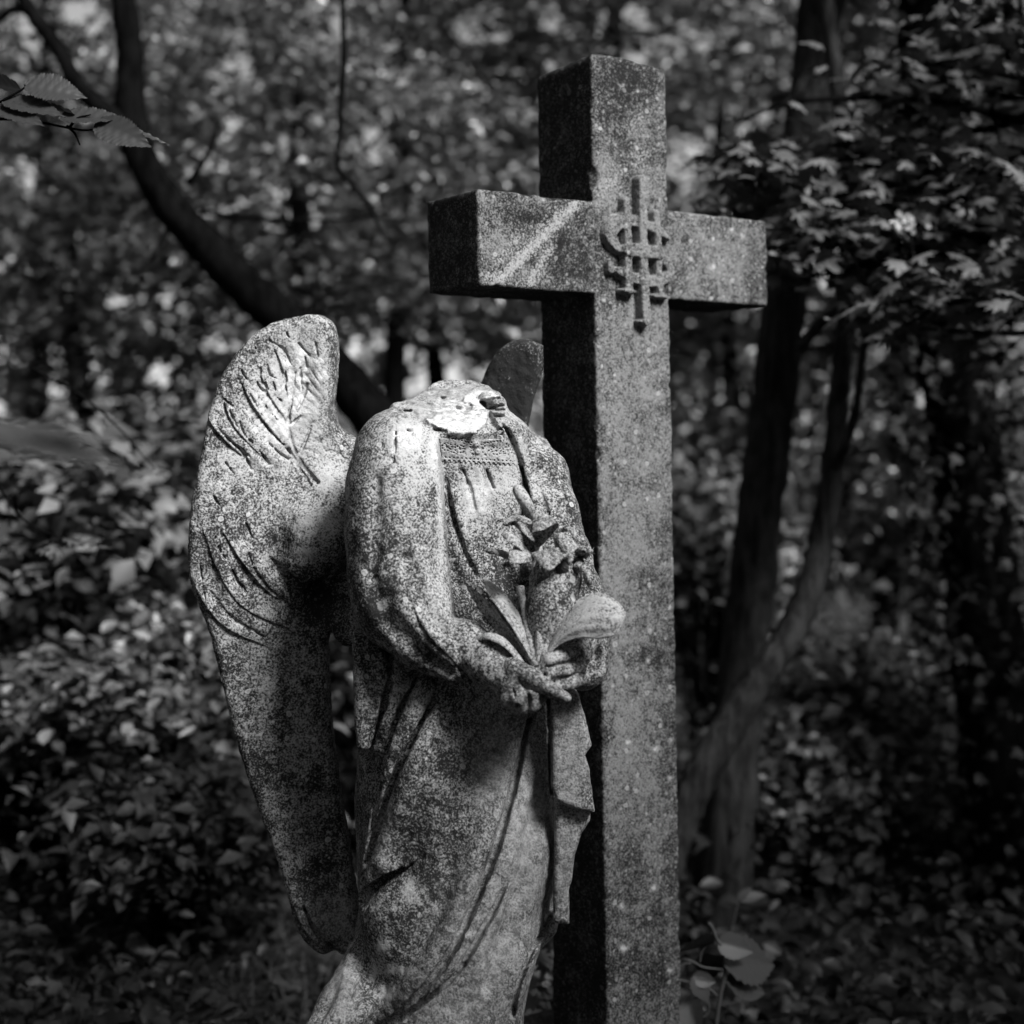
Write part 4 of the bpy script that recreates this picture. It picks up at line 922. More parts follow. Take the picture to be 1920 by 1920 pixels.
r_, c_n = gx.shape; jj, ii = np.meshgrid(np.arange(r_ - 1), np.arange(c_n - 1), indexing='ij'); a_ = (jj * c_n + ii).ravel()
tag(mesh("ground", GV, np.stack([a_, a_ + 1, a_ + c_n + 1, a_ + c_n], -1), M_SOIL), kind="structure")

def rand_frames(n, g, tilt, droop=.0):
    """leaf axes: x along the leaf, n its normal; normals lean away from the vertical by about tilt"""
    nz = np.stack([g.normal(0, tilt, n), g.normal(0, tilt, n) - .15, np.ones(n)], -1); nz /= np.linalg.norm(nz, axis=1)[:, None]
    th = g.uniform(0, 2 * math.pi, n); d = np.stack([np.cos(th), np.sin(th), np.full(n, -droop)], -1)
    ax = d - nz * (d * nz).sum(1)[:, None]; ax /= np.linalg.norm(ax, axis=1)[:, None]
    return ax, np.cross(nz, ax), nz
def leaf_cards(c, size, g, tilt=.55, droop=.2, slim=.34):
    n = len(c); ax, bx, nz = rand_frames(n, g, tilt, droop); s = size[:, None]
    w = slim * g.uniform(.8, 1.3, n)[:, None]
    V = np.stack([c - ax * s * .5, c + bx * s * w + nz * s * .10 - ax * s * .06, c + ax * s * .5 - nz * s * .12, c - bx * s * w + nz * s * .10 - ax * s * .06, c + ax * s * .05 - nz * s * .03], 1).reshape(-1, 3)
    b = np.arange(n)[:, None] * 5
    T = np.concatenate([b + np.array(t) for t in ((0, 4, 1), (1, 4, 2), (0, 3, 4), (3, 2, 4))])
    return V, T
ROUND = np.array([(-.5, 0), (-.32, .19), (-.05, .27), (.24, .19), (.5, 0), (.24, -.19), (-.05, -.27), (-.32, -.19)])
def leaf_round(c, size, g, tilt=.5, droop=.2):
    n = len(c); ax, bx, nz = rand_frames(n, g, tilt, droop); o = np.vstack([[0, 0], ROUND]); z = .35 * np.abs(o[:, 1]) - .35 * o[:, 0] ** 2
    fat = g.uniform(.75, 1.35, n)[:, None, None]
    V = c[:, None] + size[:, None, None] * (ax[:, None] * o[None, :, :1] + bx[:, None] * o[None, :, 1:] * fat + nz[:, None] * z[None, :, None])
    b = np.arange(n)[:, None] * 9; T = np.concatenate([b + np.array((0, 1 + i, 1 + (i + 1) % 8)) for i in range(8)])
    return V.reshape(-1, 3), T
# outline of a lobed leaf (maple, hawthorn) and of a toothed oval leaf
def lobed_outline():
    pts = []
    for ang, r in ((-150, .20), (-118, .42), (-100, .26), (-72, .56), (-58, .32), (-40, .60), (-22, .36), (-8, .72), (0, .80)):
        pts.append((r * math.cos(math.radians(ang)), r * math.sin(math.radians(ang))))
    up = [(x, -y) for x, y in pts[:-1]][::-1]
    return np.array(pts + up)
LOBED = lobed_outline()
def leaf_lobed(c, size, g, tilt=.45, droop=.3):
    n = len(c); ax, bx, nz = rand_frames(n, g, tilt, droop); k = len(LOBED)
    o = np.vstack([[0.1, 0], LOBED]); z = -.28 * (np.hypot(o[:, 0], o[:, 1]) ** 2) + .05 * np.abs(o[:, 1])
    V = c[:, None] + size[:, None, None] * (ax[:, None] * o[None, :, :1] + bx[:, None] * o[None, :, 1:] + nz[:, None] * z[None, :, None])
    b = np.arange(n)[:, None] * (k + 1); T = np.concatenate([b + np.array((0, 1 + i, 1 + (i + 1) % k)) for i in range(k)])
    return V.reshape(-1, 3), T
def clumps(center, rad, nc, per, g, flat=.45, spread=.22, shell=.5):
    """leaf positions gathered in sprays through a crown"""
    d = g.normal(size=(nc, 3)); d /= np.linalg.norm(d, axis=1)[:, None]
    r = g.uniform(shell, 1.0, nc) ** .8
    cc = center + d * r[:, None] * np.array(rad)
    k = g.poisson(per, nc); idx = np.repeat(np.arange(nc), k)
    s = spread * np.mean(rad) * g.uniform(.6, 1.5, nc)
    p = cc[idx] + g.normal(size=(len(idx), 3)) * s[idx][:, None] * np.array((1, 1, flat))
    return p, cc
def path3(pxs): return np.array([P(*q) for q in pxs])
def tree(name, label, pxs, radii, crown_px, bark, leafm, cat="tree", group=None, seed=0, leaf=.075, nc=60, per=110, lobed=False, limbs=(), tilt=.55, sides=12, wob=.06, spread=.2):
    """pxs: trunk line [(px, py, distance)] from the ground up; crown_px: [(px, py, distance, rx, ry, rz)] in metres"""
    g = np.random.default_rng(seed)
    t = smooth_path(path3(pxs), 7); base = t[0]
    root = empty(name, base, label, cat, group)
    bag = Bag().tube(t, radii, sides, wob, seed)
    for lp, lr in limbs: bag.tube(smooth_path(path3(lp), 6), lr, 8, wob, seed + 3)
    allp = []
    for i, (a, b, Y, rx, ry, rz) in enumerate(crown_px):
        c = P(a, b, Y); p, cc = clumps(c, (rx, ry, rz), nc, per, g, spread=spread); allp.append(p)
        near = t[np.argmin(np.linalg.norm(t - c, axis=1))]
        for q in cc[:: max(1, nc // 9)]:
            mid = (near * .55 + q * .45) + g.normal(0, .06, 3)
            bag.tube(smooth_path([near, mid, q], 5), [min(radii) * .35, .012, .004], 6, .05, seed)
    bag.build("trunk", bark, root)
    if allp:
        p = np.vstack(allp)
        if group:                     # the canopy is thin where the sky breaks through
            qx, qy = proj(p); kp = np.ones(len(p), bool)
            for hx, hy, hr in HOLES: kp &= (np.hypot(qx - hx, qy - hy) > hr * g.uniform(.4, 1.1, len(p))) | (g.uniform(0, 1, len(p)) < .22)
            p = p[kp]
        size = leaf * g.uniform(.6, 1.35, len(p))
        V, T = (leaf_lobed if lobed else leaf_round if leaf > .066 else leaf_cards)(p, size, g, tilt)
        mesh("crown", V, T, leafm, root, smooth=False)
    return root
# trunks that show in the photograph
tree("leaning_tree", "dark leaning tree with a forked trunk curving down behind the raised wing",
     [(1010, 1560, 5.6), (930, 1250, 5.7), (800, 950, 5.8), (690, 770, 5.9), (560, 625, 6), (470, 545, 6), (395, 470, 6), (315, 380, 6), (262, 285, 6), (244, 190, 6), (244, 100, 6), (228, -30, 6), (215, -160, 6.1)],
     [.12, .1, .09, .085, .08, .078, .074, .066, .06, .056, .05, .046, .04], [(300, -330, 6.4, 1.3, .8, .5)], M_BARKD, M_LEAF_D, seed=21, nc=40, per=60,
     limbs=[([(255, 270, 6), (205, 215, 5.95), (150, 165, 5.95), (112, 95, 5.95), (70, 40, 5.95), (35, -20, 5.95), (0, -90, 6)], [.04, .036, .033, .03, .026, .024]),
            ([(60, 28, 5.95), (28, 16, 5.95), (-20, 50, 5.95), (-60, 70, 5.9)], [.018, .015, .012]),
            ([(352, 345, 5.98), (372, 318, 5.95), (400, 270, 5.9), (412, 225, 5.9)], [.014, .010, .006]),
            ([(318, 420, 5.98), (300, 460, 5.95), (262, 508, 5.9)], [.012, .010, .006]),
            ([(378, 398, 5.98), (450, 405, 5.95), (540, 412, 5.9), (640, 412, 5.9), (720, 400, 5.9)], [.010, .008, .006, .004]),
            ([(548, 615, 6), (600, 560, 6.1), (650, 545, 6.2)], [.014, .010, .006])])
tree("mossy_tree", "thick mossy trunk with bark streaked pale on one flank, standing beyond the cross",
     [(1335, 1800, 5.4), (1372, 1500, 5.4), (1392, 1250, 5.45), (1410, 1092, 5.5), (1432, 900, 5.5), (1458, 690, 5.5), (1482, 450, 5.5), (1512, 250, 5.5), (1542, 0, 5.5), (1560, -160, 5.5)],
     [.10, .086, .080, .078, .078, .076, .078, .082, .08, .07], [(1500, -420, 5.8, 1.0, .8, .6)], M_BARK, M_LEAF_D, seed=22, nc=40, per=60, wob=.05,
     limbs=[([(1520, 130, 5.45), (1480, 190, 5.35), (1440, 205, 5.3)], [.02, .015, .01])])
tree("slender_tree", "slender pale trunk that bends upright from behind the foot of the cross",
     [(1225, 1690, 5.0), (1262, 1580, 5.0), (1296, 1490, 5.0), (1336, 1415, 5.0), (1392, 1325, 5.0), (1432, 1262, 5.0), (1478, 1195, 5.02), (1518, 1105, 5.05), (1542, 1000, 5.1), (1558, 900, 5.1), (1572, 750, 5.15), (1584, 620, 5.2), (1590, 480, 5.2), (1588, 370, 5.2), (1576, 200, 5.2), (1556, 60, 5.25), (1540, -60, 5.3)],
     [.062, .058, .056, .054, .052, .050, .046, .040, .036, .032, .029, .027, .025, .025, .024], [(1560, -330, 5.4, .9, .7, .5)], M_BARK, M_LEAF_D, seed=23, nc=34, per=60, sides=10,
     limbs=[([(1500, 650, 5.1), (1545, 600, 5.0), (1600, 545, 4.9), (1650, 480, 4.85), (1720, 430, 4.8)], [.018, .020, .018, .012, .006]),
            ([(1558, 900, 5.1), (1600, 790, 5.0), (1622, 640, 4.95), (1660, 520, 4.9), (1740, 400, 4.9)], [.014, .014, .012, .010, .006])])
it = tree("ivy_tree", "broad black trunk wrapped in dark ivy at the shaded side of the wood",
     [(1905, 1960, 5.6), (1885, 1600, 5.6), (1860, 1250, 5.65), (1825, 950, 5.7), (1790, 700, 5.7), (1765, 400, 5.7), (1745, 150, 5.75), (1735, -100, 5.8)], [.15, .14, .135, .13, .125, .12, .11, .10], [], M_BARKD, M_LEAF_D, seed=24, wob=.08)
g = np.random.default_rng(5)
tl = smooth_path(path3([(1905, 1960, 5.6), (1860, 1250, 5.65), (1790, 700, 5.7), (1745, 150, 5.75)]), 40)
k_ = g.integers(0, len(tl), 2600); ang = g.uniform(0, 6.28, len(k_)); rr = g.uniform(.14, .26, len(k_))
ip = tl[k_] + np.stack([np.cos(ang) * rr, np.sin(ang) * rr, g.normal(0, .05, len(k_))], -1)
V, T = leaf_lobed(ip, g.uniform(.03, .06, len(k_)), g, 1.1, .6); mesh("ivy", V, T, leaf_material("ivy_leaf", .02, .5, .5, .3), it, smooth=False)
# near maple boughs in the upper corner
tree("field_maple", "maple with drooping lobed leaves that fill the dark corner above the ivy trunk",
     [(2080, 1900, 5.1), (2050, 1200, 5.1), (2030, 700, 5.1), (2000, 300, 5.1), (1980, -100, 5.1)], [.07, .06, .05, .04, .03],
     [(1780, 180, 5.0, .36, .35, .22), (1620, 330, 4.8, .26, .25, .16), (1840, 420, 4.7, .26, .3, .20), (1520, 470, 4.7, .20, .2, .12), (1720, 560, 4.6, .2, .25, .12), (1420, 350, 5.0, .16, .2, .16), (1880, 60, 4.8, .3, .3, .2)],
     M_BARKD, leaf_material("maple_leaf", .075, .5, .5, .3), seed=25, leaf=.075, nc=34, per=8, lobed=True, tilt=.5, spread=.34,
     limbs=[([(2020, 500, 5.1), (1800, 470, 4.9), (1620, 420, 4.75), (1480, 440, 4.7), (1440, 470, 4.68)], [.018, .012, .008, .006, .004]), ([(2000, 250, 5.1), (1750, 190, 5.0), (1500, 190, 4.95), (1380, 230, 4.95)], [.018, .012, .008, .005]),
            ([(2030, 620, 5.1), (1880, 560, 4.8), (1760, 580, 4.6), (1640, 640, 4.55)], [.014, .010, .006, .004])])
g = np.random.default_rng(9); us = Bag(); fl = []
ur = empty("elder_blossom", P(1702, 432, 4.6), "small pale cluster of blossom among the maple leaves beside the cross arm", "blossom")
for k in range(26):
    a = P(1700 + g.normal(0, 17), 422 + g.normal(0, 11), 4.6 + g.normal(0, .02)); fl.append(a)
    us.tube(smooth_path([a, a * .5 + .5 * P(1708, 460, 4.62) + np.array((0, 0, -.005)), P(1710, 468, 4.62)], 4), [.0015, .002], 5)
    th = np.arange(5) * 2 * math.pi / 5 + k; w = .010
    V = [a]; T = []
    for t_ in th:
        for q_ in (-.5, 0, .5): V.append(a + w * np.array((math.cos(t_ + q_ * 1.1), -.3 + .2 * math.sin(t_), math.sin(t_ + q_ * 1.1))) * (1 if q_ == 0 else .7))
    for j in range(5): T += [(0, 1 + 3 * j, 2 + 3 * j), (0, 2 + 3 * j, 3 + 3 * j)]
    mesh("floret", np.array(V), np.array(T), M_BLOSSOM, ur, smooth=False)
us.tube(smooth_path([P(1710, 468, 4.62), P(1722, 500, 4.63), P(1750, 540, 4.65)], 5), [.003, .004], 6); us.build("stem", M_BARK, ur)
# trees behind, each with a crown of its own
BACK = [
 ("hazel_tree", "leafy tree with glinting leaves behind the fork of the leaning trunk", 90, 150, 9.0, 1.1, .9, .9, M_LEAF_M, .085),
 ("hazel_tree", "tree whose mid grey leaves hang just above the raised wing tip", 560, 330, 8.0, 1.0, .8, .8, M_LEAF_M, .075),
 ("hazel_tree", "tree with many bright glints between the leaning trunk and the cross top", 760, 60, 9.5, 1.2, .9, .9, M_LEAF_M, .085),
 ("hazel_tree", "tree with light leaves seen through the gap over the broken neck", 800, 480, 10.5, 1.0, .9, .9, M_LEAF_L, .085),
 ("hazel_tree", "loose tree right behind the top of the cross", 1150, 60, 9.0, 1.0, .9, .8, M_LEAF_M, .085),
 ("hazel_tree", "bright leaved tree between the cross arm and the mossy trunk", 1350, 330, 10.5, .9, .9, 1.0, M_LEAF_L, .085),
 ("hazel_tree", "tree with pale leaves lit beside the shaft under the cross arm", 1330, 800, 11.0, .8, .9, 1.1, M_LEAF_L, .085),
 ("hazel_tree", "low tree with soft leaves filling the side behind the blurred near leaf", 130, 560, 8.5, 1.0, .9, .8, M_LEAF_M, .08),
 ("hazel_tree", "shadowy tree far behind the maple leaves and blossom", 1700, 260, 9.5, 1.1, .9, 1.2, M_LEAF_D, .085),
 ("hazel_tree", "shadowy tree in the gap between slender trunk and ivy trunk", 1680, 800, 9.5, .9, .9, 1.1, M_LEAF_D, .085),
]
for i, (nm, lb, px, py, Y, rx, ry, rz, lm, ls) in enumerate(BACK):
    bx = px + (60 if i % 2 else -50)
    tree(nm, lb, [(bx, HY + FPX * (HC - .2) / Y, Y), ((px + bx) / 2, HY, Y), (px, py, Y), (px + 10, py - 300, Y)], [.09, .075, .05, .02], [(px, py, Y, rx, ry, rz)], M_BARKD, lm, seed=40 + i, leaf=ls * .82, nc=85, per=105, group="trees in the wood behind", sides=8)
# bushes of the understorey
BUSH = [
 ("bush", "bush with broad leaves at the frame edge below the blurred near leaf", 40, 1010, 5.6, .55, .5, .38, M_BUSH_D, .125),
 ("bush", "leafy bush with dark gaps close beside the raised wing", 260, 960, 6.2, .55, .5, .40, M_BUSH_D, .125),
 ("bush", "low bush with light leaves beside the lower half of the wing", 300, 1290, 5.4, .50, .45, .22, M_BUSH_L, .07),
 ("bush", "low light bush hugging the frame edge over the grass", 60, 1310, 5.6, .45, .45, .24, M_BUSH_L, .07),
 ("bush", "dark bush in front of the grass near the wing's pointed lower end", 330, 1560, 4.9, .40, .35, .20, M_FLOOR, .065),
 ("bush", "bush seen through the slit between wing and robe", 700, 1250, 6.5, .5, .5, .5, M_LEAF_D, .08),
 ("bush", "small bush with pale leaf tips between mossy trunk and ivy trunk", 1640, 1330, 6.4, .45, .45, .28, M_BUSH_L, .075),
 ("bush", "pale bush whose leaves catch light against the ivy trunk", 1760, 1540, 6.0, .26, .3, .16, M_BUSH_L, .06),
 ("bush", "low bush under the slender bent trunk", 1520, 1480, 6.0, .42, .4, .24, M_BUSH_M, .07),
 ("bush", "bush filling the wood between shaft and mossy trunk", 1320, 1060, 7.5, .40, .5, .5, M_BUSH_M, .08),
]
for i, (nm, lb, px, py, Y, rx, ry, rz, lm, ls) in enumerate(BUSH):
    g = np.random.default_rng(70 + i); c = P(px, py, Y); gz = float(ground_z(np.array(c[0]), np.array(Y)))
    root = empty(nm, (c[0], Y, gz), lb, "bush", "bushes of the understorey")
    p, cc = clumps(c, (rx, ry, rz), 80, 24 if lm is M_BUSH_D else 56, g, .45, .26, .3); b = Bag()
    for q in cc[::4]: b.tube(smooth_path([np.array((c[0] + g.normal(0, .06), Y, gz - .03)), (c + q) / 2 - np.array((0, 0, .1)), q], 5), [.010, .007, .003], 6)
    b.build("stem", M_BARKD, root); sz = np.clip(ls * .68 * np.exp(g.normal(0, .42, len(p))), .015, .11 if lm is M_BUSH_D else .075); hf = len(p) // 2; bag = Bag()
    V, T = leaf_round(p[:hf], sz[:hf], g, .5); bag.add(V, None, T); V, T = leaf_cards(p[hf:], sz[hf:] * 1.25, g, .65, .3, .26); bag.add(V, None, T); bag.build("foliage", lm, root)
# ground cover and the far wood: too many to count
g = np.random.default_rng(90)
Y_ = 3.9 + 12 * g.uniform(0, 1, 26000) ** 1.5; X_ = g.uniform(-.42, .42, len(Y_)) * Y_
hz = .05 + .42 * g.uniform(0, 1, len(Y_)) ** 1.6 * (.6 + .5 * np.sin(X_ * 2.3 + Y_ * 1.1)) * np.clip((Y_ - 3.4) / 2, .3, 1.6)
p = np.stack([X_, Y_, ground_z(X_, Y_) + hz], -1)
V, T = leaf_round(p, g.uniform(.025, .085, len(p)), g, .5); tag(mesh("undergrowth", V, T, M_FLOOR), "low leafy ground cover over the woodland floor", "ground cover", kind="stuff")
nb_ = 1700; yb = 3.9 + 1.9 * g.uniform(0, 1, nb_); xb = g.uniform(-.36, -.08, nb_) * yb; bag = Bag()
th = g.uniform(0, 6.28, nb_); ln = g.uniform(.14, .42, nb_); zb = ground_z(xb, yb)
t5 = np.linspace(0, 1, 5); w5 = .0035 * (1 - t5 ** 2) + .0003
dirv = np.stack([np.cos(th), np.sin(th)], -1)
cen = np.stack([xb[:, None] + dirv[:, :1] * ln[:, None] * t5 ** 1.5 * .8, yb[:, None] + dirv[:, 1:] * ln[:, None] * t5 ** 1.5 * .8, zb[:, None] + ln[:, None] * (1.1 * t5 - .75 * t5 ** 2.2)], -1)
sd = np.stack([-dirv[:, 1], dirv[:, 0], 0 * th], -1)[:, None] * w5[None, :, None]
V = np.stack([cen - sd, cen + sd], 2).reshape(-1, 3); b = (np.arange(nb_) * 10)[:, None] + np.arange(4)[None] * 2; b = b.ravel()
tag(mesh("grass", V, np.stack([b, b + 1, b + 3, b + 2], -1), leaf_material('grass_blade', .028, .6, .5, .3), smooth=False), "thin arching grass blades below the wing", "grass", kind="stuff")
nf = 30000; Yf = g.uniform(13, 18, nf); Xf = g.uniform(-.45, .45, nf) * Yf; Zf = ground_z(Xf, Yf) + 8.5 * g.uniform(0, 1, nf)
dens = np.sin(Xf * 1.7 + 2) * np.sin(Zf * 1.9 + .6) + .6 * np.sin(Xf * 4.1) * np.sin(Zf * 3.7 + 1)
kp = g.uniform(-1.9, 1.0, nf) < dens + .1
qx, qy = proj(np.stack([Xf, Yf, Zf], -1))
for hx, hy, hr in HOLES:
    kp &= np.hypot(qx - hx, qy - hy) > hr * g.uniform(.5, 1.3, nf)
p = np.stack([Xf, Yf, Zf], -1)[kp]
V, T = leaf_cards(p, g.uniform(.16, .34, len(p)), g, .8); tag(mesh("far_wood", V, T, M_LEAF_M, smooth=False), "mass of far leaves closing the view behind the trees", "far wood", kind="stuff")

# tall row of trees added on the sunny side, outside the picture: it shades the floor of the wood and the foot of the grave
g = np.random.default_rng(33)
for i, (pp, hgt) in enumerate(((-.2, 3.9), (1.5, 4.1), (3.2, 4.6), (4.9, 5.8), (6.6, 6.4), (8.2, 6.8))):
    bx, by = 3.1 + .707 * (pp - 2.2), .05 + .707 * (pp - 2.2)
    rt = empty("shade_tree", (bx, by, 0), "unseen tree added on the sunny side to shade the foot of the grave", "tree", "added shade trees on the sunny side")
    n_ = 1500; p = np.stack([bx + g.normal(0, .55, n_), by + g.normal(0, .55, n_), hgt * (1 - g.uniform(0, 1, n_) ** 1.2 * .9)], -1)
    Bag().tube(smooth_path([np.array((bx, by, -.05)), np.array((bx + .1, by, hgt * .5)), np.array((bx, by + .1, hgt * .9))], 5), [.12, .09, .03], 8).build("trunk", M_BARKD, rt)  # trunk of the added shade tree
    V, T = leaf_cards(p, g.uniform(.16, .34, n_), g, .8); mesh("crown", V, T, M_LEAF_D, rt, smooth=False)  # crown of the added shade tree

# more trees of the wood, added unseen round the viewer to cut the sky fill
for i, (bx, by, hgt) in enumerate(((-3.4, 2.2, 5.5), (-4.2, -.6, 6.5), (-3.0, -3.4, 6.5), (-.4, -4.6, 6.0), (-4.6, 5.2, 6.0))):
    rt = empty("shade_tree", (bx, by, 0), "unseen tree of the wood added to cut the sky fill", "tree", "added wood trees cutting the sky fill")
    n_ = 1500; p = np.stack([bx + g.normal(0, .6, n_), by + g.normal(0, .7, n_), hgt * (1 - g.uniform(0, 1, n_) ** 1.1 * .95)], -1); p[:, 0] = np.minimum(p[:, 0], np.where(p[:, 1] > 0, -.36 * p[:, 1] - .5, 9))
    Bag().tube(smooth_path([np.array((bx, by, -.05)), np.array((bx + .1, by, hgt * .5)), np.array((bx, by + .1, hgt * .9))], 5), [.12, .09, .03], 8).build("trunk", M_BARKD, rt)  # trunk of the added tree
    V, T = leaf_cards(p, g.uniform(.18, .38, n_), g, .9); mesh("crown", V, T, M_LEAF_D, rt, smooth=False)  # crown of the added tree

# ------------------------------------------------------------------ near plants
def toothed(n=16, wid=.30):
    t = np.linspace(0, 1, n); w = wid * np.sin(np.pi * t ** .8) ** .75 * (1 - .25 * t)
    return t, w
def big_leaf(name, base, tip, wid, parent, mat, bend=.12, roll=.0, veins=7, teeth=.07, seed=0, n=44, m=9):
    """a single toothed leaf with a midrib and sunken side veins, from base to tip (world points)"""
    base, tip = np.asarray(base, float), np.asarray(tip, float); ax = tip - base; L = np.linalg.norm(ax); ax /= L
    up = np.array((0, -.25, 1.0)); up -= ax * (up @ ax); up /= np.linalg.norm(up); sd = np.cross(up, ax)
    c, s = math.cos(roll), math.sin(roll); sd, up = sd * c + up * s, up * c - sd * s
    t = np.linspace(0, 1, n); sn = np.clip(np.sin(np.pi * t ** .8), 0, 1); w = wid * np.where(t < .42, sn ** .65, sn ** 1.05) * (1 - .12 * t)
    w = w * (1 + teeth * np.where(np.arange(n) % 2, 1, -1) * (t > .06)); w[0] = w[-1] = .004
    e = np.linspace(-1, 1, m)
    tv = t[:, None] - .18 * np.abs(e)[None]
    z = -bend * L * t[:, None] ** 2 + .22 * w[:, None] * L * np.abs(e)[None] + (.010 * L) * np.sin(tv * veins * 2 * math.pi) * np.abs(e)[None] ** .5
    V = base + ax * (t[:, None] * L)[..., None] + sd * (w[:, None] * L * e[None])[..., None] + up * z[..., None]
    V = V + np.random.default_rng(seed).normal(0, .004 * L, 3) * (t ** 2)[:, None, None]
    i, j = np.meshgrid(np.arange(n - 1), np.arange(m - 1), indexing='ij'); a = (i * m + j).ravel()
    return mesh(name, V.reshape(-1, 3), np.stack([a, a + 1, a + m + 1, a + m], -1), mat, parent)
M_SPRAY = leaf_material("spray_leaf", .026, .5, .5, .3, .2)
br = empty("leafy_branch", P(-60, 205, 3.05), "sharp spray of toothed leaves reaching in high at the frame edge", "branch")
Yb = 3.05
tw = Bag()
for pts in ([(-80, 215, Yb), (-10, 195, Yb), (20, 180, Yb), (45, 165, Yb), (46, 158, Yb)], [(-80, 222, Yb), (40, 224, Yb), (80, 230, Yb), (130, 240, Yb), (165, 244, Yb), (215, 236, Yb), (262, 236, Yb)], [(130, 240, Yb), (145, 222, Yb), (170, 215, Yb)], [(125, 236, Yb), (140, 250, Yb), (150, 272, Yb)]):
    tw.tube(smooth_path(path3(pts), 5), [.0032, .0024, .0014], 6)
tw.build("twig", M_BARKD, br)
for k, (x0, y0, x1, y1, w, roll, dy) in enumerate(((46, 160, 162, 176, .30, .75, .0), (40, 168, -60, 140, .30, .6, .02), (5, 190, 120, 208, .22, .5, -.03), (-5, 200, 80, 228, .22, .55, -.05), (110, 222, 236, 214, .22, .55, .0),
                                                    (140, 214, 60, 190, .2, .45, .04), (178, 232, 282, 268, .27, .85, -.03), (205, 236, 320, 262, .14, .3, .03), (165, 244, 215, 258, .2, .2, .02), (-20, 206, -90, 235, .28, .5, .0))):
    big_leaf("leaf", P(x0, y0, Yb), P(x1, y1, Yb + dy), w, br, M_SPRAY, .10, roll, seed=k)
nl = empty("near_leaf", P(-40, 820, 1.55), "large blurred leaf drooping very close at the frame edge", "leaf")
big_leaf("leaf_blade", P(-60, 812, 1.55), P(250, 868, 1.62), .17, nl, leaf_material("blurred_leaf", .032, .2, .6, .3, .2), .05, .35)
big_leaf("leaf_blade", P(-60, 800, 1.58), P(200, 822, 1.6), .10, nl, bpy.data.materials["blurred_leaf"], .03, .3)
Bag().tube(path3([(-90, 800, 1.55), (-55, 812, 1.55), (0, 826, 1.56)]), [.002, .0015], 6).build("stalk", M_BARK, nl)
M_SPRIG = leaf_material("sprig_leaf", .055, .4, .5, .3)
def sprig(label, pts, spots, size, seed):
    g = np.random.default_rng(seed); r = empty("hawthorn_sprig", P(*pts[0]), label, "sprig", "hawthorn sprigs by the wing")
    Bag().tube(smooth_path(path3(pts), 6), [.004, .003, .0015], 6).build("twig", M_BARKD, r)
    c = np.array([P(a + g.normal(0, 9), b + g.normal(0, 5), pts[-1][2] + g.normal(0, .03)) for a, b in spots])
    V, T = leaf_lobed(c, size * g.uniform(.7, 1.2, len(c)), g, .35, .35); mesh("leaves", V, T, M_SPRIG, r, smooth=False)
sprig("hawthorn sprig on a long dark twig, hanging between the two leafiest bushes", [(-40, 860, 4.2), (10, 930, 4.2), (40, 970, 4.2), (90, 1000, 4.2), (150, 1014, 4.2)], [(80, 1012), (100, 1020), (112, 1026), (130, 1010), (150, 1020), (165, 1012), (180, 1024), (190, 1018)], .06, 1)
sprig("hawthorn sprig poking out past the tip of the blurred near leaf", [(60, 690, 4.4), (150, 740, 4.4), (220, 800, 4.4), (290, 880, 4.4)], [(240, 850), (262, 862), (215, 870), (285, 880), (300, 890), (250, 840), (320, 800), (335, 790)], .06, 2)
ht = empty("hanging_twig", P(645, 20, 5.4), "thin bare twig hanging and kinking between the raised wing and the cross arm", "twig")
Bag().tube(smooth_path(path3([(640, -40, 5.4), (645, 100, 5.4), (640, 180, 5.4), (636, 250, 5.4), (634, 312, 5.4), (668, 355, 5.4), (700, 400, 5.4), (718, 445, 5.4)]), 5), [.010, .009, .008, .005], 7, .1).build("stem", M_BARKD, ht)
# bramble growing by the foot of the cross
M_BRAM = leaf_material("bramble_leaf", .032, .3, .5, .35); M_BRAMP = leaf_material("bramble_leaf_underside", .22, .3, .6, .2)
M_CANE = plain("bramble_cane", .07, .7).m
bm_ = empty("bramble", P(1340, 1990, 3.9), "bramble with broad dim leaves and one pale upturned leaf by the foot of the cross", "bramble")
cn = Bag(); Y = 3.85
for pts, r in (([(1336, 2080), (1342, 1935), (1350, 1870), (1360, 1820), (1352, 1775), (1344, 1762), (1336, 1740), (1328, 1730)], [.006, .005, .003]), ([(1358, 1818), (1320, 1814), (1296, 1802), (1270, 1798), (1255, 1812)], [.003, .0025]), ([(1296, 1806), (1280, 1808), (1266, 1820)], [.002, .0018]),
               ([(1346, 1868), (1330, 1854), (1310, 1846), (1260, 1834)], [.003, .0025]), ([(1320, 1848), (1330, 1890), (1322, 1905), (1310, 1908)], [.0025, .002]), ([(1313, 1850), (1300, 1880), (1290, 1900)], [.003, .0025]), ([(1312, 1806), (1316, 1785), (1328, 1770), (1344, 1768)], [.002, .002])):
    cn.tube(smooth_path(path3([(a, b, Y) for a, b in pts]), 6), r, 7)
cn.build("cane", M_CANE, bm_)
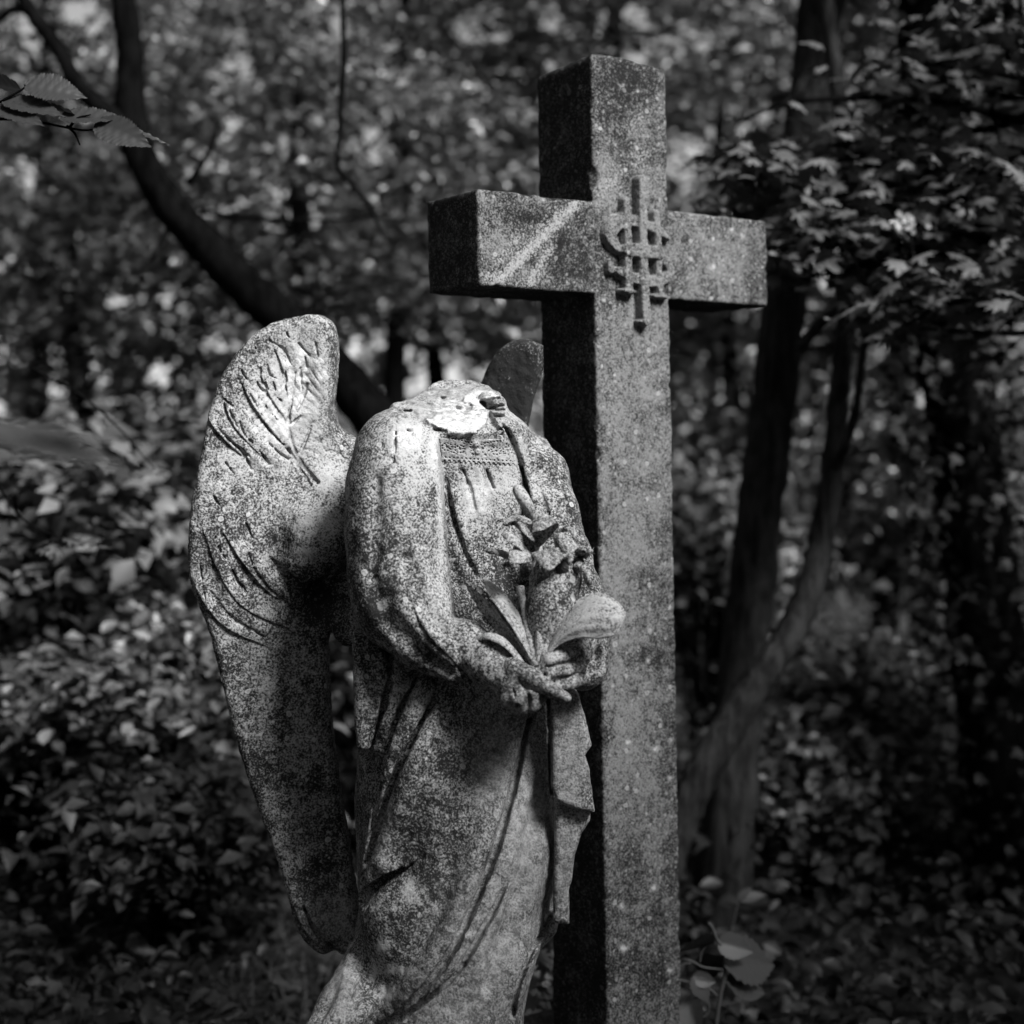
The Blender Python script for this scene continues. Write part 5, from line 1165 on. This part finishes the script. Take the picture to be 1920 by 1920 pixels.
for k, (x0, y0, x1, y1, w, roll, mm, dy) in enumerate(((1340, 1768, 1262, 1780, .42, .9, M_BRAM, -.05), (1344, 1768, 1416, 1784, .36, .8, M_BRAM, .0), (1352, 1800, 1462, 1806, .34, .8, M_BRAM, .10), (1362, 1838, 1440, 1860, .34, .7, M_BRAM, .05), (1300, 1830, 1330, 1880, .40, .3, M_BRAM, -.02),
                                                       (1298, 1832, 1344, 1842, .36, .9, M_BRAM, .0), (1290, 1872, 1308, 1940, .50, 1.0, M_BRAMP, -.04), (1340, 1790, 1320, 1840, .3, .4, M_BRAM, .08))):
    big_leaf("leaf", P(x0, y0, Y), P(x1, y1, Y + dy), w, bm_, mm, .10, roll, teeth=.07, seed=k, n=20)
wd = empty("ivy_sprig", P(1010, 1990, 4.1), "ivy sprig glimpsed low between the robe hem and the cross shaft", "ivy")
Bag().tube(smooth_path(path3([(1015, 2060, 4.0), (1012, 1960, 4.0), (1030, 1890, 4.0), (1000, 1840, 4.0)]), 5), [.004, .003], 6).build("stem", M_CANE, wd)
g = np.random.default_rng(8); c = np.array([P(a, b, 4.0 + g.normal(0, .03)) for a, b in ((1010, 1790), (1022, 1806), (995, 1845), (1010, 1850), (1000, 1880), (1020, 1900), (1030, 1875), (1000, 1925), (1025, 1930), (1012, 1828))])
V, T = leaf_lobed(c, .065 * g.uniform(.8, 1.3, len(c)), g, .5, .5); mesh("leaves", V, T, leaf_material("ivy_pale", .10, .4, .5, .3), wd, smooth=False)
se = empty("seedling", P(1385, 1990, 4.6), "lone seedling with a forked pale leaf standing behind the bramble", "seedling")
Bag().tube(smooth_path(path3([(1362, 1990, 4.6), (1368, 1780, 4.6), (1378, 1720, 4.6), (1384, 1690, 4.6)]), 5), [.003, .002], 6).build("stem", M_CANE, se)
for k, (x1, y1) in enumerate(((1436, 1676), (1366, 1670), (1396, 1696), (1410, 1662))): big_leaf("leaf", P(1384, 1686, 4.6), P(x1, y1, 4.6), .22, se, M_SPRIG, .08, .6, seed=k, n=14)
